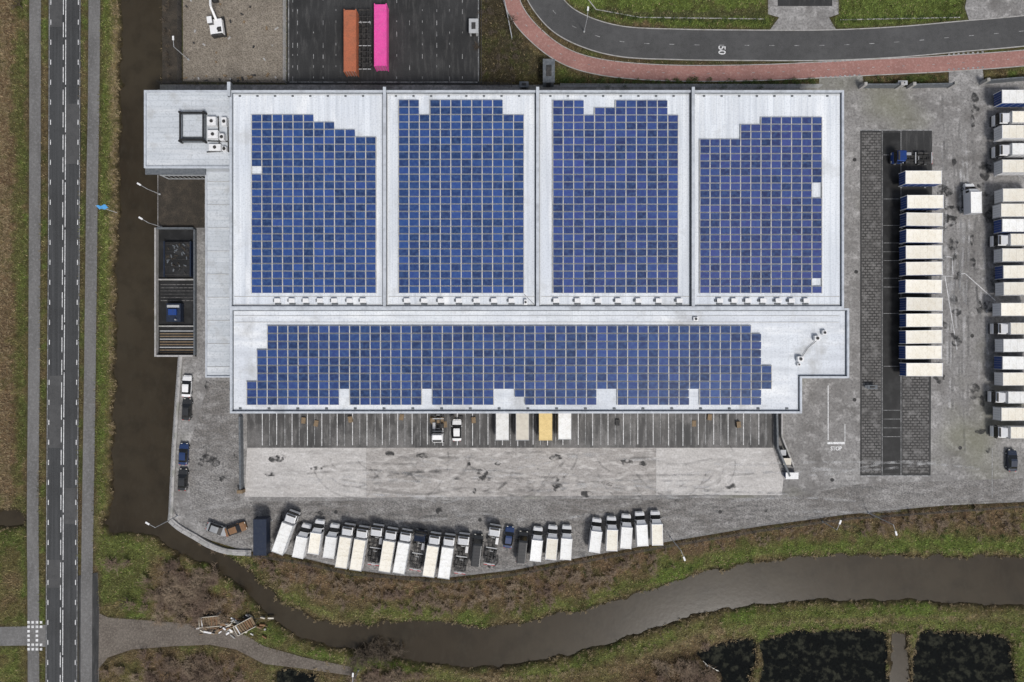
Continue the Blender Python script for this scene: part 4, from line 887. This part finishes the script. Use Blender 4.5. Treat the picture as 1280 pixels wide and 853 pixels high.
# ---------------------------------------------------------------- street furniture
def lamp(px,py,h=8.5,az=0,double=False,name='street_lamp'):
    mb=MB(); mb.cyl((0,0,0),(0,0,h),.10,.06,M['steelgrey'],10); mb.cyl((0,0,0),(0,0,.3),.2,.18,M['steelgrey'],10)
    for s in((1,-1) if double else (1,)):
        mb.cyl((0,0,h-.05),(s*1.3,0,h+.1),.05,.04,M['steelgrey'],8); mb.box(min(s*1.2,s*2.0),max(s*1.2,s*2.0),-.16,.16,h+.04,h+.16,M['hvac'])
    mb.obj(name,(*W(px,py),.03),az)
for a in((222,645,8.5,2.6),(838,672,8.5,-1.2),(1085,641,9,-1.3),(200,243,5,2.6),(202,284,5,2.6),(730,40,6,1.5),(236,75,6,1.6),(1028,652,6,1.2),(448,838,5,1.5)): lamp(*a)
for (px,py) in((150,268),):
    mb=MB(); mb.cyl((0,0,0),(0,0,7),.06,.04,M['hvac'],8)
    vs=[];nn=8
    for i in range(nn+1):
        for j in range(2): vs.append((i*.22+.04,.12*math.sin(i*1.1)-j*.5,6.9-j*1.0))
    mb.add(vs,[(2*i,2*i+1,2*i+3,2*i+2) for i in range(nn)],M['flag']); mb.obj('flagpole',(*W(px-4,py-2),-.1),.1)
def wallpx(mb,pts,w,z0,z1,mt):
    l=WL(pts)
    for a,b in zip(l,l[1:]):
        a=Vector(a);b=Vector(b); t=(b-a).normalized(); nn=Vector((-t.y,t.x))*w/2; mb.prism([tuple(a+nn),tuple(a-nn),tuple(b-nn),tuple(b+nn)],z0,z1,mt)
mb=MB(); l=WL([(227,446),(223,500),(219,560),(215,640),(214,650)]); ribbon(mb,l,-.35,.35,.45,M['kerb'],-1.2)
l2=catmull(WL([(214,650),(226,660),(245,671),(262,681),(285,689),(315,691)]),4); ribbon(mb,l2,-.55,.55,.456,M['kerb'],-1.2); mb.obj('quay_wall')
mb=MB()
for p in resample(l+l2[1:],2.0): mb.cyl((p[0],p[1],.4),(p[0],p[1],1.4),.04,.04,M['steelgrey'],6)
for z in(.9,1.35):
    q=l+l2[1:]
    for a,b in zip(q,q[1:]): mb.cyl((*a,z),(*b,z),.03,.03,M['steelgrey'],6)
mb.obj('quay_railing')
def fence(name,pts,h,step=2.5,mt=None):
    mt=mt or M['steel']; mb=MB(); l=WL(pts)
    for p in resample(l,step): mb.cyl((p[0],p[1],0),(p[0],p[1],h),.05,.05,mt,6)
    for a,b in zip(l,l[1:]):
        for z in np.linspace(.15,h-.05,7): mb.cyl((*a,z),(*b,z),.022,.022,mt,4)
    mb.obj(name)
fence('wire_fence',[(202,106),(358,105),(602,107),(640,109)],2); fence('wire_fence',[(358,105),(358,-200)],2,2.5,M['steelgrey']); fence('wire_fence',[(602,107),(602,-200)],2); fence('wire_fence',[(228,104),(227,-200)],2)
fence('wire_fence',[(700,109),(1024,110)],1.8,2.5,M['steelgrey']); fence('wire_fence',[(310,692),(380,702),(440,716),(560,726),(640,717),(720,702),(830,682),(950,662),(1060,647),(1290,631)],1.6,3)
fence('wire_fence',[(628,-10),(640,50)],1.8,2.5,M['steelgrey'])
mb=MB()
for a,b in(((1075,110),(1120,110)),((1135,110),(1186,109)),((1226,105),(1288,100))):
    wallpx(mb,[a,b],.25,0,1.9,M['capdark'])
    for p in (a,b): x,y=W(*p); mb.box(x-.3,x+.3,y-.3,y+.3,0,2.3,M['kerb'])
mb.obj('entrance_gate_wall')
def cabinet(px,py,w,d,h,mt,name='utility_cabinet'):
    x,y=W(px,py,h); mb=MB(); mb.box(-w/2,w/2,-d/2,d/2,0,h,mt); mb.box(-w/2-.12,w/2+.12,-d/2-.12,d/2+.12,h,h+.15,M['capdark'] if mt!=M['steelgrey'] else mt); mb.box(-.45,.45,-d/2-.04,-d/2-.002,.05,h-.3,M['steel']); mb.box(-w/4,w/4,-d/4,d/4,h+.15,h+.25,M['steel']); mb.obj(name,(x,y,.05),bevel=.02)
cabinet(686,89,2.1,4.4,2.6,M['capdark'],'transformer_house'); cabinet(592,33,1.6,2.6,1.6,M['steelgrey']); cabinet(1090,484,1.8,.6,1,M['hvac']); cabinet(655,106,1.6,.9,1.2,M['capdark']); cabinet(1128,104,1.6,.6,1.5,M['steelgrey'])
mb=MB(); wallpx(mb,[(303,520),(304,610)],.35,0,1.5,M['capdark']); mb.box(*sorted((W(300,0)[0],W(307,0)[0])),W(0,615)[1],W(0,611)[1],0,1.6,M['wood']); mb.obj('dock_guard_wall')
mb=MB(); wallpx(mb,[(968,512),(969,558),(984,594)],.35,0,1.4,M['capdark']); mb.obj('dock_guard_wall')
mb=MB(); wallpx(mb,[(975,512),(975,545),(990,583)],.3,0,1.1,M['kerb']); mb.obj('ramp_wall')
mb=MB()
for px,py,w,d,h,mt in((990,595,2.4,1.2,1.2,'blue'),(984,577,1.4,1.2,1.3,'tan'),(979,566,1.0,1.0,1.1,'steelgrey')):
    x,y=W(px,py,h); mb.add([(x-w*.42,y-d*.42,.1),(x+w*.42,y-d*.42,.1),(x+w*.42,y+d*.42,.1),(x-w*.42,y+d*.42,.1),(x-w/2,y-d/2,h),(x+w/2,y-d/2,h),(x+w/2,y+d/2,h),(x-w/2,y+d/2,h)],[(0,3,2,1),(0,1,5,4),(1,2,6,5),(2,3,7,6),(3,0,4,7)],M[mt]); mb.box(x-w/2-.05,x+w/2+.05,y-d/2-.05,y+d/2+.05,h,h+.08,M['hvac' if mt=='blue' else mt])
mb.obj('waste_containers')
# pallets in dock
mb=MB()
for _ in range(20):
    px=random.choice([random.uniform(535,600),random.uniform(320,960)]); x,y=W(px,random.uniform(521,531)); hh_=random.randint(1,5); r_=random.uniform(-.2,.2)
    for q in range(hh_): mb.box(x-.4,x+.4,y-.6,y+.6,.07+q*.15,.17+q*.15,M['wood'] if random.random()<.7 else M['steel'],rot=r_)
mb.obj('pallet_stacks')
te=root('loading_terrace')
mb=MB(); sheetpx(mb,[(197,286),(246,286),(246,446),(197,446)],.062,M['black_pit']); mb.obj('deck',parent=te)
mb=MB(); wallpx(mb,[(197.5,286),(197.5,446)],.3,-1.2,1.1,M['kerb']); wallpx(mb,[(199,286.5),(244,286.5)],.3,0,1.1,M['capdark']); wallpx(mb,[(245.5,288),(245.5,444)],.25,0,1.0,M['capdark']); wallpx(mb,[(199,445),(244,445)],.35,0,1.1,M['kerb']); wallpx(mb,[(200,350),(244,350)],.25,0,.7,M['kerb']); wallpx(mb,[(200,408),(244,408)],.25,0,.6,M['kerb']); mb.obj('walls',parent=te)
mb=MB()
for k_ in range(9): linepx(mb,(200,414+k_*3.4),(244,414+k_*3.4),.18,.08,M['steelgrey'] if k_%3==0 else M['wood'])
for k_ in range(6): linepx(mb,(201,356+k_*4),(243,356+k_*4),.14,.08,M['paver'])
mb.obj('steel_grates',parent=te)
mb=MB(); x,y=W(222,324,1); mb.box(x-2.6,x+2.6,y-3.4,y+3.4,.07,1.0,M['steel'],top=M['black_pit'])
for s in(-1,1): mb.box(x+s*2.6-.1,x+s*2.6+.1,y-3.5,y+3.5,.07,1.2,M['navy'])
for k_ in range(5): mb.box(x-2.48,x+2.48,y-3.1+k_*1.5,y-3.0+k_*1.5,1.0,1.1,M['steel'])
for _ in range(40):
    a,b=random.uniform(-2.2,2.2),random.uniform(-3,3); mb.box(x+a-.3,x+a+.3,y+b-.1,y+b+.1,1.0,random.uniform(1.05,1.3),random.choice([M['steel'],M['capdark'],M['capdark'],M['soil']]),rot=random.uniform(0,3))
mb.obj('open_skip')
mb=MB(); x,y=W(217,391,1.5); mb.box(x-1.4,x+1.4,y-1.8,y+1.8,.2,1.6,M['navy']); mb.box(x-.8,x+.8,y-.5,y+.7,1.6,2.1,M['blue']); mb.box(x-1.2,x+1.2,y+1.0,y+1.5,1.6,1.75,M['steelgrey']); mb.cyl((x+.6,y-1.4,1.6),(x+.6,y-1.4,2.2),.15,.15,M['tank'],8); mb.obj('waste_compactor',bevel=.03)
mb=MB()
for _ in range(110):
    x,y=W(random.gauss(288,22),random.gauss(782,5)); a=random.uniform(-.7,.7); L=random.uniform(.3,1.6); w=random.uniform(.08,.35); z=random.uniform(.15,.7)
    mb.box(x-L/2,x+L/2,y-w/2,y+w/2,.0,z,random.choice([M['wood'],M['kerb'],M['tan'],M['steel'],M['wood'],M['brown'],M['hvac']]),rot=a)
mb.obj('rubble_pile')
mb=MB()
for _ in range(46):
    x,y=W(random.uniform(232,350),random.choice([random.uniform(94,102),random.uniform(-10,90)]) ); L=random.uniform(.2,.9); mb.box(x-L/2,x+L/2,y-.15,y+.15,.05,random.uniform(.12,.4),random.choice([M['wood'],M['kerb'],M['steel']]),rot=random.uniform(0,3))
mb.obj('building_materials')
mb=MB()
for px,py in((1240,300),(1215,420),(1068,200),(1070,340),(1068,500),(900,640),(600,650),(420,640),(1200,560),(760,642),(1040,600)):
    x,y=W(px,py); mb.cyl((x,y,.05),(x,y,.075),.38,.38,M['steel'],16)
mb.obj('manhole_covers')
# ---------------------------------------------------------------- light, world, camera
el,az=math.radians(55),math.radians(150)
w=bpy.data.worlds.new('World'); scene.world=w; w.use_nodes=True; nt=w.node_tree; sk=nt.nodes.new('ShaderNodeTexSky'); sk.sky_type='NISHITA'; sk.sun_disc=False; sk.sun_elevation=el; sk.sun_rotation=az; sk.dust_density=3; sk.air_density=1.0
hs_=nt.nodes.new('ShaderNodeHueSaturation'); hs_.inputs['Saturation'].default_value=.6; nt.links.new(sk.outputs[0],hs_.inputs['Color'])
nt.links.new(hs_.outputs[0],nt.nodes['Background'].inputs[0]); nt.nodes['Background'].inputs[1].default_value=.11
sd=bpy.data.lights.new('sun','SUN'); sd.energy=2.55; sd.angle=math.radians(12); sd.color=(1,.975,.94); so=bpy.data.objects.new('sun',sd); scene.collection.objects.link(so)
d=Vector((math.sin(az)*math.cos(el),math.cos(az)*math.cos(el),math.sin(el))); so.rotation_euler=d.to_track_quat('Z','Y').to_euler()
cd=bpy.data.cameras.new('camera'); cd.sensor_width=36; cd.lens=36*H/(1280*S); cd.clip_end=6000; cd.clip_start=1; co_=bpy.data.objects.new('camera',cd); scene.collection.objects.link(co_); co_.location=(0,0,H); scene.camera=co_
scene.view_settings.view_transform='Standard'; scene.view_settings.look='None'; scene.view_settings.exposure=0
print('objs',len(bpy.data.objects))
